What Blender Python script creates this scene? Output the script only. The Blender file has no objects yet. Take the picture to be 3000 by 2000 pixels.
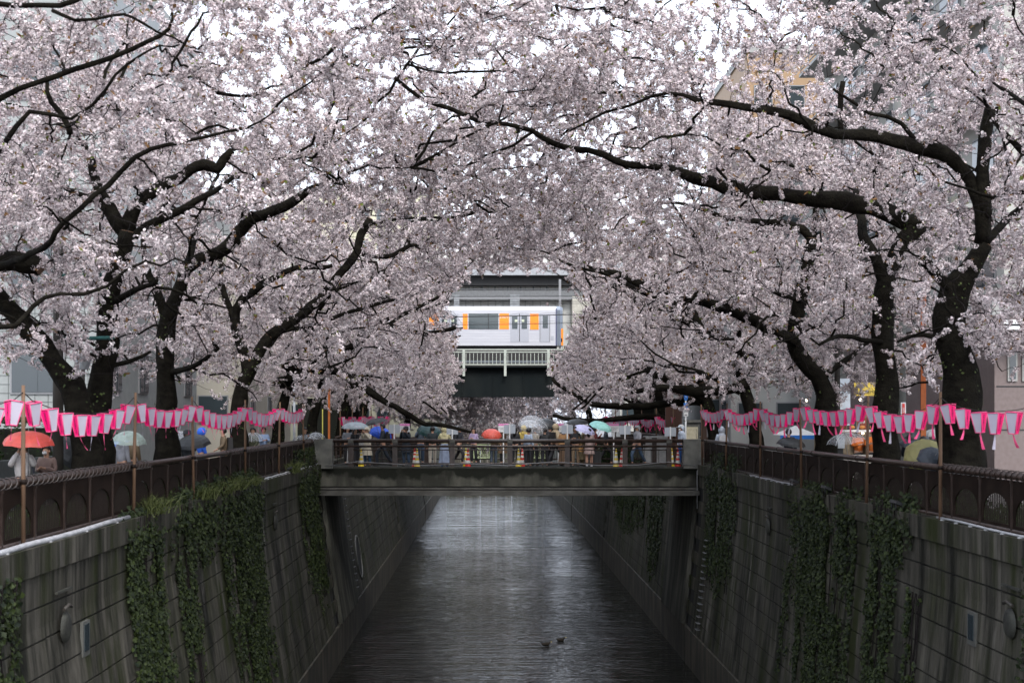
import bpy, bmesh, math, random
import numpy as np
from mathutils import Vector, Matrix, noise, kdtree
SC = bpy.context.scene
COL = SC.collection
rnd = random.Random(7)
PI = math.pi
# ------------------------------------------------------------------ camera, sky, light
F = 4167.0            # focal length in px of the 3000 px wide photograph (50 mm)
EYE = 2.1             # eye above the footbridge deck (z = 0)
cd = bpy.data.cameras.new('camera'); cam = bpy.data.objects.new('camera', cd); COL.objects.link(cam)
cam.location = (0, 0, EYE); cam.rotation_euler = (PI/2, 0, 0)
cd.sensor_width = 36; cd.lens = 50; cd.shift_x = 70/3000; cd.shift_y = 218/3000
cd.clip_start = .3; cd.clip_end = 3000
cd.dof.use_dof = True; cd.dof.focus_distance = 66; cd.dof.aperture_fstop = 2.4
SC.camera = cam
SUN_EL, SUN_ROT = math.radians(44), math.radians(168)
W = bpy.data.worlds.new('World'); SC.world = W; W.use_nodes = True
nt = W.node_tree; bg = nt.nodes['Background']
sky = nt.nodes.new('ShaderNodeTexSky'); sky.sky_type = 'NISHITA'; sky.sun_disc = False
sky.sun_elevation = SUN_EL; sky.sun_rotation = SUN_ROT; sky.dust_density = 3.0; sky.air_density = 1.0
hs = nt.nodes.new('ShaderNodeHueSaturation'); hs.inputs['Saturation'].default_value = .3; hs.inputs['Value'].default_value = 1.0
nt.links.new(sky.outputs[0], hs.inputs['Color'])
ov = nt.nodes.new('ShaderNodeMix'); ov.data_type = 'RGBA'; ov.inputs[0].default_value = .55
ov.inputs[7].default_value = (8.3, 9.2, 10.9, 1)          # even cloud layer
nt.links.new(hs.outputs[0], ov.inputs[6]); nt.links.new(ov.outputs[2], bg.inputs['Color'])
bg.inputs['Strength'].default_value = .145
sl = bpy.data.lights.new('sun', 'SUN'); sun = bpy.data.objects.new('sun', sl); COL.objects.link(sun)
sl.energy = 1.5; sl.angle = math.radians(25); sl.color = (1, .97, .93)
_d = Vector((math.sin(SUN_ROT)*math.cos(SUN_EL), math.cos(SUN_ROT)*math.cos(SUN_EL), math.sin(SUN_EL)))
sun.rotation_euler = _d.to_track_quat('Z', 'Y').to_euler(); sun.location = (0, 0, 60)
SC.view_settings.view_transform = 'Standard'; SC.view_settings.look = 'None'
SC.view_settings.exposure = 1.03; SC.view_settings.gamma = 1
SC.cycles.max_bounces = 7; SC.cycles.diffuse_bounces = 2; SC.cycles.glossy_bounces = 3
SC.cycles.transmission_bounces = 6; SC.cycles.transparent_max_bounces = 12
SC.cycles.use_adaptive_sampling = True; SC.cycles.use_denoising = True

def P(px, py, Y):                                    # a point of the place from its bearing and its distance
    return Vector(((px-1430)*Y/F, Y, EYE-(py-1218)*Y/F))
# ------------------------------------------------------------------ materials
# light balance put into the colour: these materials are dimmed against the raised exposure
DIM = {'bridge_concrete': .75, 'damp_concrete_edge': .75, 'grey_flange': .7, 'granite_pillar': .7, 'lantern_pole_wood': .7, 'lantern_white': .85, 'white_pipe': .75, 'white_paint': .85, 'train_silver': .80, 'train_door': .8,
       'planting_soil': .7, 'promenade_paving': .65, 'grey_tile_wall': .62, 'beige_render': .62, 'pale_yellow_wall': .8, 'mid_grey_wall': .55, 'pinkish_brown_tile': .60, 'pale_tower_wall': .62, 'orange_tile': .7, 'white_wall': .62, 'ribbed_panel': .8,
       'pale_trim': .65, 'lantern_frame_pink': .85, 'clear_vinyl': .8, 'skin': .85, 'stained_footing': .7, 'pole_concrete': .7, 'grey_steel': .75, 'sign_back_grey': .85, 'brown_cladding': .8, 'pale_green_paint': .75, 'pale_stone': .7, 'brown_rail': .85, 'fence_block': .6}
def mat(name, col=(.5, .5, .5), rough=.7, metal=0, col2=None, scale=4, stretch=(1, 1, 1), bump=0, bscale=None, detail=5, contrast=(.35, .65), trans=0, alpha=None, spec=.5, emit=None, obj=False):
    k_ = DIM.get(name, 1); col = tuple(x*k_ for x in col); col2 = tuple(x*k_ for x in col2) if col2 else None
    m = bpy.data.materials.new(name); m.use_nodes = True
    n = m.node_tree.nodes; l = m.node_tree.links; b = n['Principled BSDF']
    b.inputs['Base Color'].default_value = (*col, 1); b.inputs['Roughness'].default_value = rough
    b.inputs['Metallic'].default_value = metal; b.inputs['Specular IOR Level'].default_value = spec
    if col2 or bump:
        if obj: v = n.new('ShaderNodeTexCoord').outputs['Object']
        else: v = n.new('ShaderNodeNewGeometry').outputs['Position']
        mp = n.new('ShaderNodeMapping'); mp.inputs['Scale'].default_value = stretch; l.new(v, mp.inputs['Vector'])
        t = n.new('ShaderNodeTexNoise'); t.inputs['Scale'].default_value = scale; t.inputs['Detail'].default_value = detail
        l.new(mp.outputs[0], t.inputs['Vector'])
        if col2:
            r = n.new('ShaderNodeValToRGB'); r.color_ramp.elements[0].position = contrast[0]; r.color_ramp.elements[1].position = contrast[1]
            r.color_ramp.elements[0].color = (*col, 1); r.color_ramp.elements[1].color = (*col2, 1)
            l.new(t.outputs[0], r.inputs[0]); l.new(r.outputs[0], b.inputs['Base Color'])
        if bump:
            t2 = n.new('ShaderNodeTexNoise'); t2.inputs['Scale'].default_value = bscale or scale*4; t2.inputs['Detail'].default_value = 6
            l.new(v, t2.inputs['Vector'])
            bp = n.new('ShaderNodeBump'); bp.inputs['Strength'].default_value = bump; bp.inputs['Distance'].default_value = .03
            l.new(t2.outputs[0], bp.inputs['Height']); l.new(bp.outputs[0], b.inputs['Normal'])
    if trans:
        b.inputs['Transmission Weight'].default_value = trans; b.inputs['IOR'].default_value = 1.1
    if alpha is not None: b.inputs['Alpha'].default_value = alpha
    if emit: b.inputs['Emission Color'].default_value = (*emit[:3], 1); b.inputs['Emission Strength'].default_value = emit[3]
    return m
def leafy(name, dark=(.02, .05, .015), light=(.07, .13, .03), transl=.25, attr=False, rough=.6, spec=.3):
    m = bpy.data.materials.new(name); m.use_nodes = True
    n = m.node_tree.nodes; l = m.node_tree.links; b = n['Principled BSDF']; out = n['Material Output']
    if attr:
        a = n.new('ShaderNodeAttribute'); a.attribute_name = 'tint'; c = a.outputs['Color']
    else:
        a = n.new('ShaderNodeAttribute'); a.attribute_name = 'rnd'
        r = n.new('ShaderNodeValToRGB'); r.color_ramp.elements[0].color = (*dark, 1); r.color_ramp.elements[1].color = (*light, 1)
        l.new(a.outputs['Fac'], r.inputs[0]); c = r.outputs[0]
    l.new(c, b.inputs['Base Color']); b.inputs['Roughness'].default_value = rough; b.inputs['Specular IOR Level'].default_value = spec
    tr = n.new('ShaderNodeBsdfTranslucent'); l.new(c, tr.inputs[0]); mx = n.new('ShaderNodeMixShader'); mx.inputs[0].default_value = transl
    l.new(b.outputs[0], mx.inputs[1]); l.new(tr.outputs[0], mx.inputs[2]); l.new(mx.outputs[0], out.inputs[0])
    return m
def concrete_wall():
    m = bpy.data.materials.new('stained_concrete'); m.use_nodes = True
    n = m.node_tree.nodes; l = m.node_tree.links; b = n['Principled BSDF']
    g = n.new('ShaderNodeNewGeometry')
    def noi(sc, scale, det=5, rough=.6):
        mp = n.new('ShaderNodeMapping'); mp.inputs['Scale'].default_value = sc; l.new(g.outputs['Position'], mp.inputs['Vector'])
        t = n.new('ShaderNodeTexNoise'); t.inputs['Scale'].default_value = scale; t.inputs['Detail'].default_value = det; t.inputs['Roughness'].default_value = rough
        l.new(mp.outputs[0], t.inputs['Vector']); return t.outputs[0]
    def ramp(v, a, b_, ca=(0, 0, 0, 1), cb=(1, 1, 1, 1)):
        r = n.new('ShaderNodeValToRGB'); r.color_ramp.elements[0].position = a; r.color_ramp.elements[1].position = b_
        r.color_ramp.elements[0].color = ca; r.color_ramp.elements[1].color = cb; l.new(v, r.inputs[0]); return r.outputs[0]
    def mix(f, a, b_):
        x = n.new('ShaderNodeMix'); x.data_type = 'RGBA'
        l.new(f, x.inputs[0]); l.new(a, x.inputs[6])
        if isinstance(b_, tuple): x.inputs[7].default_value = b_
        else: l.new(b_, x.inputs[7])
        return x.outputs[2]
    streak = noi((1, 1, .10), 1.5, 8, .7); fine = noi((1, 1, .04), 7, 6, .6); big = noi((.35, .35, .3), 1, 4)
    base = ramp(streak, .40, .66, (.008, .0085, .0055, 1), (.125, .113, .092, 1))
    c = mix(ramp(fine, .45, .75), base, (.009, .009, .006, 1))
    wh = n.new('ShaderNodeMath'); wh.operation = 'MULTIPLY'; l.new(ramp(noi((1, 1, .09), 1.3, 7, .7), .57, .70), wh.inputs[0]); l.new(ramp(big, .42, .6), wh.inputs[1])
    c = mix(wh.outputs[0], c, (.30, .275, .25, 1))
    mo = n.new('ShaderNodeMath'); mo.operation = 'MULTIPLY'; l.new(ramp(noi((1, 1, .18), 1.6, 6), .44, .62), mo.inputs[0]); l.new(ramp(noi((1, 1, 1), .35, 2), .36, .56), mo.inputs[1])
    c = mix(mo.outputs[0], c, (.020, .025, .005, 1))
    l.new(c, b.inputs['Base Color']); b.inputs['Roughness'].default_value = .7; b.inputs['Specular IOR Level'].default_value = .22
    bp = n.new('ShaderNodeBump'); bp.inputs['Strength'].default_value = .35; bp.inputs['Distance'].default_value = .02
    l.new(noi((1, 1, 1), 14, 6), bp.inputs['Height']); l.new(bp.outputs[0], b.inputs['Normal'])
    return m
M = {}
M['wall'] = concrete_wall()
M['joint'] = mat('dark_joint', (.008, .008, .007), .9)
M['beam'] = mat('bridge_concrete', (.045, .045, .036), .8, col2=(.17, .165, .135), scale=1.6, stretch=(1, 1, .22), bump=.5, bscale=30, contrast=(.42, .72), spec=.2)
bm = M['beam']; n = bm.node_tree.nodes; l = bm.node_tree.links
g = n.new('ShaderNodeNewGeometry'); sp = n.new('ShaderNodeSeparateXYZ'); l.new(g.outputs['Position'], sp.inputs[0])
tn = n.new('ShaderNodeTexNoise'); tn.inputs['Scale'].default_value = 1.3; tn.inputs['Detail'].default_value = 7; l.new(g.outputs['Position'], tn.inputs['Vector'])
ma = n.new('ShaderNodeMath'); ma.operation = 'MULTIPLY_ADD'; ma.inputs[1].default_value = 1.5; l.new(tn.outputs[0], ma.inputs[0]); l.new(sp.outputs[2], ma.inputs[2])
rp = n.new('ShaderNodeValToRGB'); rp.color_ramp.elements[0].position = .36; rp.color_ramp.elements[1].position = .56; l.new(ma.outputs[0], rp.inputs[0])
mx = n.new('ShaderNodeMix'); mx.data_type = 'RGBA'; l.new(rp.outputs[0], mx.inputs[0]); l.new(n['Color Ramp'].outputs[0], mx.inputs[6]); mx.inputs[7].default_value = (.012, .013, .009, 1)   # moss that grows down from the wet kerb
l.new(mx.outputs[2], n['Principled BSDF'].inputs['Base Color'])
M['beamcap'] = mat('damp_concrete_edge', (.022, .022, .018), .7, col2=(.06, .06, .045), scale=3, bump=.4, bscale=30)
M['lip'] = mat('grey_flange', (.13, .125, .11), .6, col2=(.06, .055, .045), scale=2, stretch=(1, 1, 3))
M['pillar'] = mat('granite_pillar', (.10, .10, .09), .6, col2=(.22, .215, .19), scale=2.5, bump=.2, bscale=60)
M['rail'] = mat('brown_rail', (.026, .016, .012), .35, col2=(.055, .036, .030), scale=6, spec=.5)
M['panel'] = mat('brown_panel', (.010, .006, .0045), .6, col2=(.019, .012, .009), scale=3, spec=.08)
M['bar'] = mat('dark_bar', (.015, .010, .008), .6, spec=.12)
M['wood'] = mat('lantern_pole_wood', (.22, .125, .07), .75, col2=(.14, .075, .04), scale=3, stretch=(4, 4, .5))
M['steel'] = mat('grey_steel', (.30, .30, .31), .45, .4)
M['dsteel'] = mat('dark_brown_steel', (.030, .025, .020), .6, col2=(.05, .043, .035), scale=2)
M['white'] = mat('white_paint', (.78, .78, .79), .45)
M['pipe'] = mat('white_pipe', (.62, .62, .64), .4, col2=(.45, .45, .46), scale=5)
M['grey'] = mat('sign_back_grey', (.42, .45, .50), .5)
M['pink'] = mat('lantern_pink', (.92, .005, .17), .5, col2=(.82, .004, .14), scale=3, spec=.2)
M['pinkf'] = mat('lantern_frame_pink', (.90, .10, .26), .5, spec=.2)
M['lwhite'] = mat('lantern_white', (.50, .46, .54), .55, col2=(.45, .40, .49), scale=2)
M['ink'] = mat('dark_ink', (.16, .0, .05), .7)
M['black'] = mat('black', (.012, .012, .013), .6)
M['text'] = mat('text_black', (.02, .02, .03), .6)
M['magenta'] = mat('notice_pink', (.72, .25, .50), .5)
M['red'] = mat('red_plastic', (.62, .03, .02), .4)
M['yellow'] = mat('yellow_plastic', (.72, .52, .03), .4)
M['band'] = mat('reflective_band', (.70, .68, .62), .4)
M['bark'] = mat('cherry_bark', (.006, .005, .004), .85, col2=(.014, .0125, .009), spec=.05, scale=4, stretch=(1, 1, 1.8), bump=.9, bscale=22)
M['twig'] = mat('twig_bark', (.011, .008, .008), .8, spec=.15)
M['cut'] = mat('cut_wood', (.13, .075, .045), .8)
M['soil'] = mat('planting_soil', (.02, .018, .012), .95, col2=(.035, .05, .015), scale=3)
M['path'] = mat('promenade_paving', (.12, .115, .11), .5, col2=(.2, .19, .18), scale=1.2)
M['blossom'] = leafy('cherry_blossom', transl=.14, attr=True, rough=.75, spec=.1)
M['ivy'] = leafy('ivy_leaf', (.003, .008, .0025), (.050, .068, .016), .2)
M['sprout'] = leafy('young_leaf', (.02, .035, .008), (.10, .13, .03), .25)
M['grass'] = leafy('grass_blade', (.03, .045, .01), (.11, .125, .04), .25)
M['hedge'] = leafy('hedge_leaf', (.008, .02, .005), (.042, .078, .015), .2)
M['skin'] = mat('skin', (.50, .28, .19), .55)
M['hair'] = mat('hair', (.010, .007, .006), .5)
M['clear'] = mat('clear_vinyl', (.80, .83, .88), .18, alpha=.26, spec=.6)
M['glass'] = mat('window_glass', (.03, .04, .045), .08, spec=.8)
M['glassp'] = mat('pale_window', (.20, .23, .26), .12, spec=.8)
def cmat(name, c, rough=.75, alpha=None):
    if name not in M:
        c2 = tuple(x*.78 for x in c); M[name] = mat(name, c, rough, col2=c2, scale=7, alpha=alpha)
    return M[name]
# ------------------------------------------------------------------ mesh helpers
class MB:
    def __init__(s): s.v = []; s.f = []; s.m = []; s.sm = []
    def add(s, v, f, mi=0, smooth=False):
        b = len(s.v); s.v += [tuple(x) for x in v]; s.f += [tuple(i+b for i in q) for q in f]; s.m += [mi]*len(f); s.sm += [smooth]*len(f); return s
    def box(s, c, d, rz=0, mi=0, taper=1):
        x, y, z = d[0]/2, d[1]/2, d[2]/2; vs = []
        cs, sn = math.cos(rz), math.sin(rz)
        for k, (a, b, e) in enumerate([(-x, -y, -z), (x, -y, -z), (x, y, -z), (-x, y, -z), (-x, -y, z), (x, -y, z), (x, y, z), (-x, y, z)]):
            if k > 3: a *= taper; b *= taper
            vs.append((c[0]+a*cs-b*sn, c[1]+a*sn+b*cs, c[2]+e))
        return s.add(vs, [(0, 3, 2, 1), (4, 5, 6, 7), (0, 1, 5, 4), (1, 2, 6, 5), (2, 3, 7, 6), (3, 0, 4, 7)], mi)
    def tube(s, pts, rad, n=8, mi=0, caps=True, smooth=True, jit=0):
        pts = [Vector(p) for p in pts]
        if not hasattr(rad, '__len__'): rad = [rad]*len(pts)
        up = None; vs = []
        for i, p in enumerate(pts):
            t = (pts[min(i+1, len(pts)-1)]-pts[max(i-1, 0)])
            if t.length < 1e-9: t = Vector((0, 0, 1))
            t.normalize()
            if up is None:
                up = t.orthogonal().normalized()
            up = (up-t*up.dot(t)); 
            if up.length < 1e-6: up = t.orthogonal()
            up.normalize(); w = t.cross(up)
            for k in range(n):
                a = 2*PI*k/n; r = rad[i]
                if jit: r *= 1+jit*noise.noise(Vector((p.x*1.3+math.cos(a)*1.1, p.y*1.3+math.sin(a)*1.1, p.z*1.1)))*2
                vs.append(p+up*math.cos(a)*r+w*math.sin(a)*r)
        fs = []
        for i in range(len(pts)-1):
            for k in range(n):
                a = i*n+k; b = i*n+(k+1) % n; fs.append((a, b, b+n, a+n))
        s.add(vs, fs, mi, smooth)
        if caps:
            b = len(s.v)-len(vs)
            s.f += [tuple(b+k for k in range(n))[::-1], tuple(b+(len(pts)-1)*n+k for k in range(n))]; s.m += [mi, mi]; s.sm += [False, False]
        return s
    def lathe(s, c, prof, n=12, mi=0, sx=1, sy=1, smooth=True):
        vs = []; fs = []
        for r, z in prof:
            for k in range(n):
                a = 2*PI*k/n; vs.append((c[0]+r*math.cos(a)*sx, c[1]+r*math.sin(a)*sy, c[2]+z))
        for i in range(len(prof)-1):
            for k in range(n):
                a = i*n+k; b = i*n+(k+1) % n; fs.append((a, b, b+n, a+n))
        return s.add(vs, fs, mi, smooth)
    def ball(s, c, r, n=8, m=6, mi=0):
        rx, ry, rz = r if hasattr(r, '__len__') else (r, r, r)
        prof = [(math.sin(PI*i/m), -math.cos(PI*i/m)*rz) for i in range(m+1)]
        prof[0] = (.001, -rz); prof[-1] = (.001, rz)
        return s.lathe(c, prof, n, mi, rx, ry)
    def mesh(s, name, mats):
        me = bpy.data.meshes.new(name); me.from_pydata(s.v, [], s.f)
        for m in (mats if isinstance(mats, (list, tuple)) else [mats]): me.materials.append(m)
        me.polygons.foreach_set('material_index', s.m); me.polygons.foreach_set('use_smooth', s.sm)
        me.update(); return me
def link(name, data, parent=None, loc=(0, 0, 0), rz=0, **kw):
    o = bpy.data.objects.new(name, data); COL.objects.link(o); o.parent = parent; o.location = loc
    if rz: o.rotation_euler = (0, 0, rz)
    for k, v in kw.items(): o[k] = v
    return o
def obj(name, mb, mats, parent=None, **kw):
    loc = kw.pop('loc', (0, 0, 0)); rz = kw.pop('rz', 0)
    return link(name, mb.mesh(name, mats), parent, loc, rz, **kw)
def thing(name, label, cat, loc=(0, 0, 0), rz=0, group=None):
    o = link(name, None, None, loc, rz, label=label, category=cat); o.empty_display_size = .3
    if group: o['group'] = group
    return o
def copy_tree(o, parent=None):
    c = o.copy(); COL.objects.link(c); c.parent = parent
    for ch in KIDS.get(o.name, ()): copy_tree(ch, c)
    return c
KIDS = {}
def note_kids():
    KIDS.clear()
    for o in COL.objects:
        if o.parent: KIDS.setdefault(o.parent.name, []).append(o)
def np_mesh(name, V, Fc, mats, attr=None, k=3):
    me = bpy.data.meshes.new(name); nf = len(Fc)
    me.vertices.add(len(V)); me.vertices.foreach_set('co', np.asarray(V, np.float32).ravel())
    me.loops.add(nf*k); me.loops.foreach_set('vertex_index', np.asarray(Fc, np.int32).ravel())
    me.polygons.add(nf); me.polygons.foreach_set('loop_start', np.arange(0, nf*k, k, dtype=np.int32))
    if attr is not None:
        nm, val = attr
        if val.ndim == 1:
            me.attributes.new(nm, 'FLOAT', 'POINT').data.foreach_set('value', val.astype(np.float32))
        else:
            me.attributes.new(nm, 'FLOAT_COLOR', 'POINT').data.foreach_set('color', np.hstack([val, np.ones((len(val), 1))]).astype(np.float32).ravel())
    for m in (mats if isinstance(mats, (list, tuple)) else [mats]): me.materials.append(m)
    me.update(calc_edges=True); return me
TEXTS = []
def text(body, size, loc, rot, m, parent, name='lettering', align='CENTER', font_data=None, vertical=False):
    if font_data is None:
        c = bpy.data.curves.new('lettering', 'FONT'); c.body = '\n'.join(body) if vertical else body; c.size = size; c.align_x = align; c.align_y = 'CENTER'
        if vertical: c.space_line = .95
        c.resolution_u = 2; c.extrude = .001; c.materials.append(m)
    else: c = font_data
    o = bpy.data.objects.new(name, c); COL.objects.link(o); o.parent = parent; o.location = loc; o.rotation_euler = rot
    TEXTS.append(o); return o
ORD = ['first', 'second', 'third', 'fourth', 'fifth', 'sixth', 'seventh', 'eighth', 'ninth', 'tenth', 'eleventh', 'twelfth', 'thirteenth', 'fourteenth', 'fifteenth', 'sixteenth', 'seventeenth', 'eighteenth', 'nineteenth', 'twentieth']
# ------------------------------------------------------------------ the channel
RL, RR = 0.0, 0.0
def XL(Y): return -6.95
def XR(Y): return 8.58
ZW = -7.75
def far_x(side, Y):                                     # line of each bank
    return XL(Y) if side < 0 else XR(Y)
# ground
def sheet(name, pts, z, m, **kw):
    mb = MB(); mb.add([(x, y, z) for x, y in pts], [tuple(range(len(pts)))]); return obj(name, mb, m, kind='structure', **kw)
sheet('ground', [(-900, -300), (900, -300), (900, 1500), (-900, 1500)], -8.4, mat('river_bed', (.05, .05, .045), .9))
def bank(side):
    mb = MB(); o = .25
    ys = [8, 57, 110, 420]
    inner = [(far_x(side, y)-side*.06, y) for y in ys]
    outer = [(side*160, y) for y in ys]
    v = []
    for (x, y), (x2, y2) in zip(inner, outer):
        xm = x+side*2.2
        v += [(x, y, 0), (xm, y, .0), (x2, y2, 0), (x, y, -8.2)]
    f = []
    for i in range(3):
        a, b = i*4, i*4+4
        q = [(a, a+1, b+1, b), (a+1, a+2, b+2, b+1), (a, b, b+3, a+3)]
        if side < 0: q = [t[::-1] for t in q]
        f += q
    mb.add(v, f)
    for k in range(len(f)): mb.m[k] = [0, 1, 0][k % 3]
    obj('promenade', mb, [M['soil'], M['path']], kind='structure')
bank(-1); bank(1)
# water
mw = bpy.data.materials.new('river_water'); mw.use_nodes = True
n = mw.node_tree.nodes; l = mw.node_tree.links; b = n['Principled BSDF']
b.inputs['Base Color'].default_value = (.008, .008, .006, 1); b.inputs['Roughness'].default_value = .03; b.inputs['IOR'].default_value = 1.33
g = n.new('ShaderNodeNewGeometry')
def wn(sx, sy, sc, det):
    mp = n.new('ShaderNodeMapping'); mp.inputs['Scale'].default_value = (sx, sy, 1); l.new(g.outputs['Position'], mp.inputs['Vector'])
    t = n.new('ShaderNodeTexNoise'); t.inputs['Scale'].default_value = sc; t.inputs['Detail'].default_value = det; t.inputs['Roughness'].default_value = .62
    l.new(mp.outputs[0], t.inputs['Vector']); return t.outputs[0]
a1 = wn(.20, 1, 2.6, 3); a2 = wn(.12, .7, .7, 1); a3 = wn(.35, .25, .35, 4)
rip = n.new('ShaderNodeMapRange'); rip.inputs[1].default_value = .38; rip.inputs[2].default_value = .62; rip.inputs[3].default_value = .5; rip.inputs[4].default_value = 1.3; l.new(a3, rip.inputs[0])
st = n.new('ShaderNodeMath'); st.operation = 'MULTIPLY'; l.new(a1, st.inputs[0]); l.new(rip.outputs[0], st.inputs[1])
sm_ = n.new('ShaderNodeMath'); sm_.operation = 'ADD'; l.new(st.outputs[0], sm_.inputs[0]); l.new(a2, sm_.inputs[1])
bp = n.new('ShaderNodeBump'); bp.inputs['Strength'].default_value = 1.0; bp.inputs['Distance'].default_value = .135
l.new(sm_.outputs[0], bp.inputs['Height']); l.new(bp.outputs[0], b.inputs['Normal'])
sheet('river_water', [(-7.2, -20), (8.9, -20), (8.9, 420), (-7.2, 420)], ZW, mw)
# walls: coping, courses of blocks, footing
CH = .5
NV = 12.0
TOT = {-1: .75, 1: .5}
OFF = {-1: .22, 1: .15}
def prof(side, v):                                      # offset toward the river and height at v courses under the coping
    z = -.27-CH*v
    t = max(0, v-1.6)/(NV-1.6)
    return OFF[side]+TOT[side]*t**1.15, z
def wall(side, y0, y1, bl, label, joined=False, dx=0):
    rate = RL if side < 0 else RR; ang = -math.atan(rate)
    t = thing('canal_wall', label, 'wall', (far_x(side, y0)+dx, y0, -.27))
    L = y1-y0
    def local(off, y): return (-side*off+rate*(y-y0), y-y0)
    NC = 12
    core = MB(); vs = []
    rows = [prof(side, k*.5) for k in range(0, 25)]
    for y in (y0, y1):
        for off, z in rows:
            x, yy = local(off-.045, y); vs.append((x, yy, z+.27))
    R = len(rows); core.add(vs, [(i, i+1, R+i+1, R+i) if side > 0 else (R+i, R+i+1, i+1, i) for i in range(R-1)])
    obj('joint_backing', core, M['joint'], t)
    # coping
    nc = max(1, round(L/3.0)); cl = L/nc
    c = MB(); c.box((-side*(OFF[side]-.12), cl/2, .22), (.36, cl-.012, .42)); cm = c.mesh('coping_stone', M['wall'])
    for i in range(nc):
        x, y = local(.0, y0+i*cl); link('coping_stone', cm, t, (x, y, 0), ang)
    # courses
    nb = max(1, round(L/bl)); b_l = L/nb
    for r in range(NC):
        v0, v1 = r, r+1
        o0, z0 = prof(side, v0); o1, z1 = prof(side, v1); z0 += .27; z1 += .27
        segs = [v0, v1] if r != 1 else [1, 1.6, 2]
        for half in ((0,) if joined else (0, 1)):
            m_ = MB()
            if joined: ln = L; 
            else: ln = b_l
            pr = [prof(side, v) for v in segs]
            vs = []
            for yy in (.004, ln-.004):
                for q, (o_, z_) in enumerate(pr):
                    zz = z_+.27+(-.017 if q == 0 else .017 if q == len(pr)-1 else 0)
                    vs += [(-side*o_, yy, zz), (-side*(o_-.07), yy, zz)]
            K = len(pr)*2; fs = []
            for q in range(len(pr)-1):
                a = q*2; fs.append((a, a+2, K+a+2, K+a))
            fs += [(0, K, K+1, 1), (K-2, K-1, 2*K-1, 2*K-2)]
            for q in range(len(pr)-1):
                a = q*2; fs += [(a, a+1, a+3, a+2), (K+a, K+a+2, K+a+3, K+a+1)]
            m_.add(vs, fs); me = m_.mesh('block', M['wall'])
            break
        if joined:
            link('block_course', me, t, (0, 0, 0), ang); continue
        for i in range(nb):
            sh = b_l/2 if r % 2 else 0
            yy = y0+i*b_l+sh
            if yy+b_l > y1+.01: continue
            x, y = local(rnd.uniform(-.006, .006), yy); link('block', me, t, (x, y, 0), ang)
    # footing
    o1, z1 = prof(side, NV); f = MB()
    f.box((-side*(o1-.3), L/2, z1+.27-.75), (.72, L, 1.5)); 
    obj('footing', f, M['foot'], t, rz=ang)
    return t
M['foot'] = mat('stained_footing', (.035, .032, .022), .7, col2=(.17, .14, .10), scale=1.5, stretch=(1, 1, .3), bump=.4, bscale=20, contrast=(.45, .75))
wall(-1, 13, 57, 2.4, 'concrete block canal wall on the left-bank side, this side of the footbridge')
wall(1, 13, 57, 2.4, 'mossy concrete block canal wall on the right-bank side, this side of the footbridge')
wall(-1, 57.2, 98, 2.5, 'concrete block canal wall with the round drain, beyond the footbridge')
wall(1, 57.2, 98, 2.5, 'concrete block canal wall under hanging ivy, beyond the footbridge')
wall(-1, 98.2, 134, 3, 'canal wall under and past the railway viaduct, on the left-bank side', True)
wall(-1, 134.2, 240, 3, 'distant canal wall that steps into the river, on the left-bank side', True, .04)
wall(1, 98.2, 134, 3, 'canal wall under and past the railway viaduct, on the right-bank side', True)
wall(1, 134.2, 240, 3, 'distant canal wall that steps into the river, on the right-bank side', True, -.04)
t = thing('canal_wall', 'concrete canal wall where the river bends away far downstream', 'wall', (0, 200, -4))
for k in range(12): mb = MB(); mb.box((-11+k*2.2, 0, .2), (2.17, .5, 8.6)); obj('panel', mb, M['wall'], t)
for s_ in (-1, 1):                                      # pilaster that carries the bridge end
    mb = MB(); bw = 3.4
    pr = [(prof(s_, v)[0]+.12, prof(s_, v)[1]) for v in (0, 1.6, 6, 12)]
    x0 = far_x(s_, 58.6)
    vs = [(x0-s_*o-0, 60.9+e*bw, z) for e in (-1, 1) for o, z in pr]+[(x0+s_*.3, 60.9+e*bw, z) for e in (-1, 1) for o, z in pr]
    q = []
    for i in range(3): q += [(i, i+1, 5+i, 4+i), (8+i, 9+i, 1+i, i), (12+i, 4+i, 5+i, 13+i)]
    q += [(3, 7, 15, 11)]
    mb.add(vs, q)
    obj('bridge_pilaster', mb, M['beam'], None, label='concrete pilaster that carries the %s end of the footbridge' % ('left-bank' if s_ < 0 else 'right-bank'), category='pilaster')
# round drain outlet in the far left wall
def wall_pt(side, Y, v, out=0):
    o, z = prof(side, v); return Vector((far_x(side, Y)-side*(o+out), Y, z))
def wall_frame(side):                                   # outward normal of the battered face
    s = TOT[side]/(10.4*CH)
    nrm = Vector((-side, 0, s)).normalized(); return nrm
nrm = wall_frame(-1); c0 = wall_pt(-1, 68.3, 8.75, .01)
q = nrm.to_track_quat('Z', 'Y')
mb = MB(); ring = []
for r, z in ((1.05, .0), (1.05, .06), (.95, .06), (.95, -.02)): ring.append((r, z))
mb.lathe((0, 0, 0), ring, 28)
dt = thing('drain_outlet', 'round pipe opening in the canal wall just beyond the footbridge', 'drain', c0)
o = obj('rim', mb, M['pillar'], dt); o.rotation_euler = q.to_euler()
mb = MB(); mb.lathe((0, 0, 0), [(.95, .015), (.4, .006), (.001, .004)], 28); o = obj('opening', mb, M['black'], dt); o.rotation_euler = q.to_euler()
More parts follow.
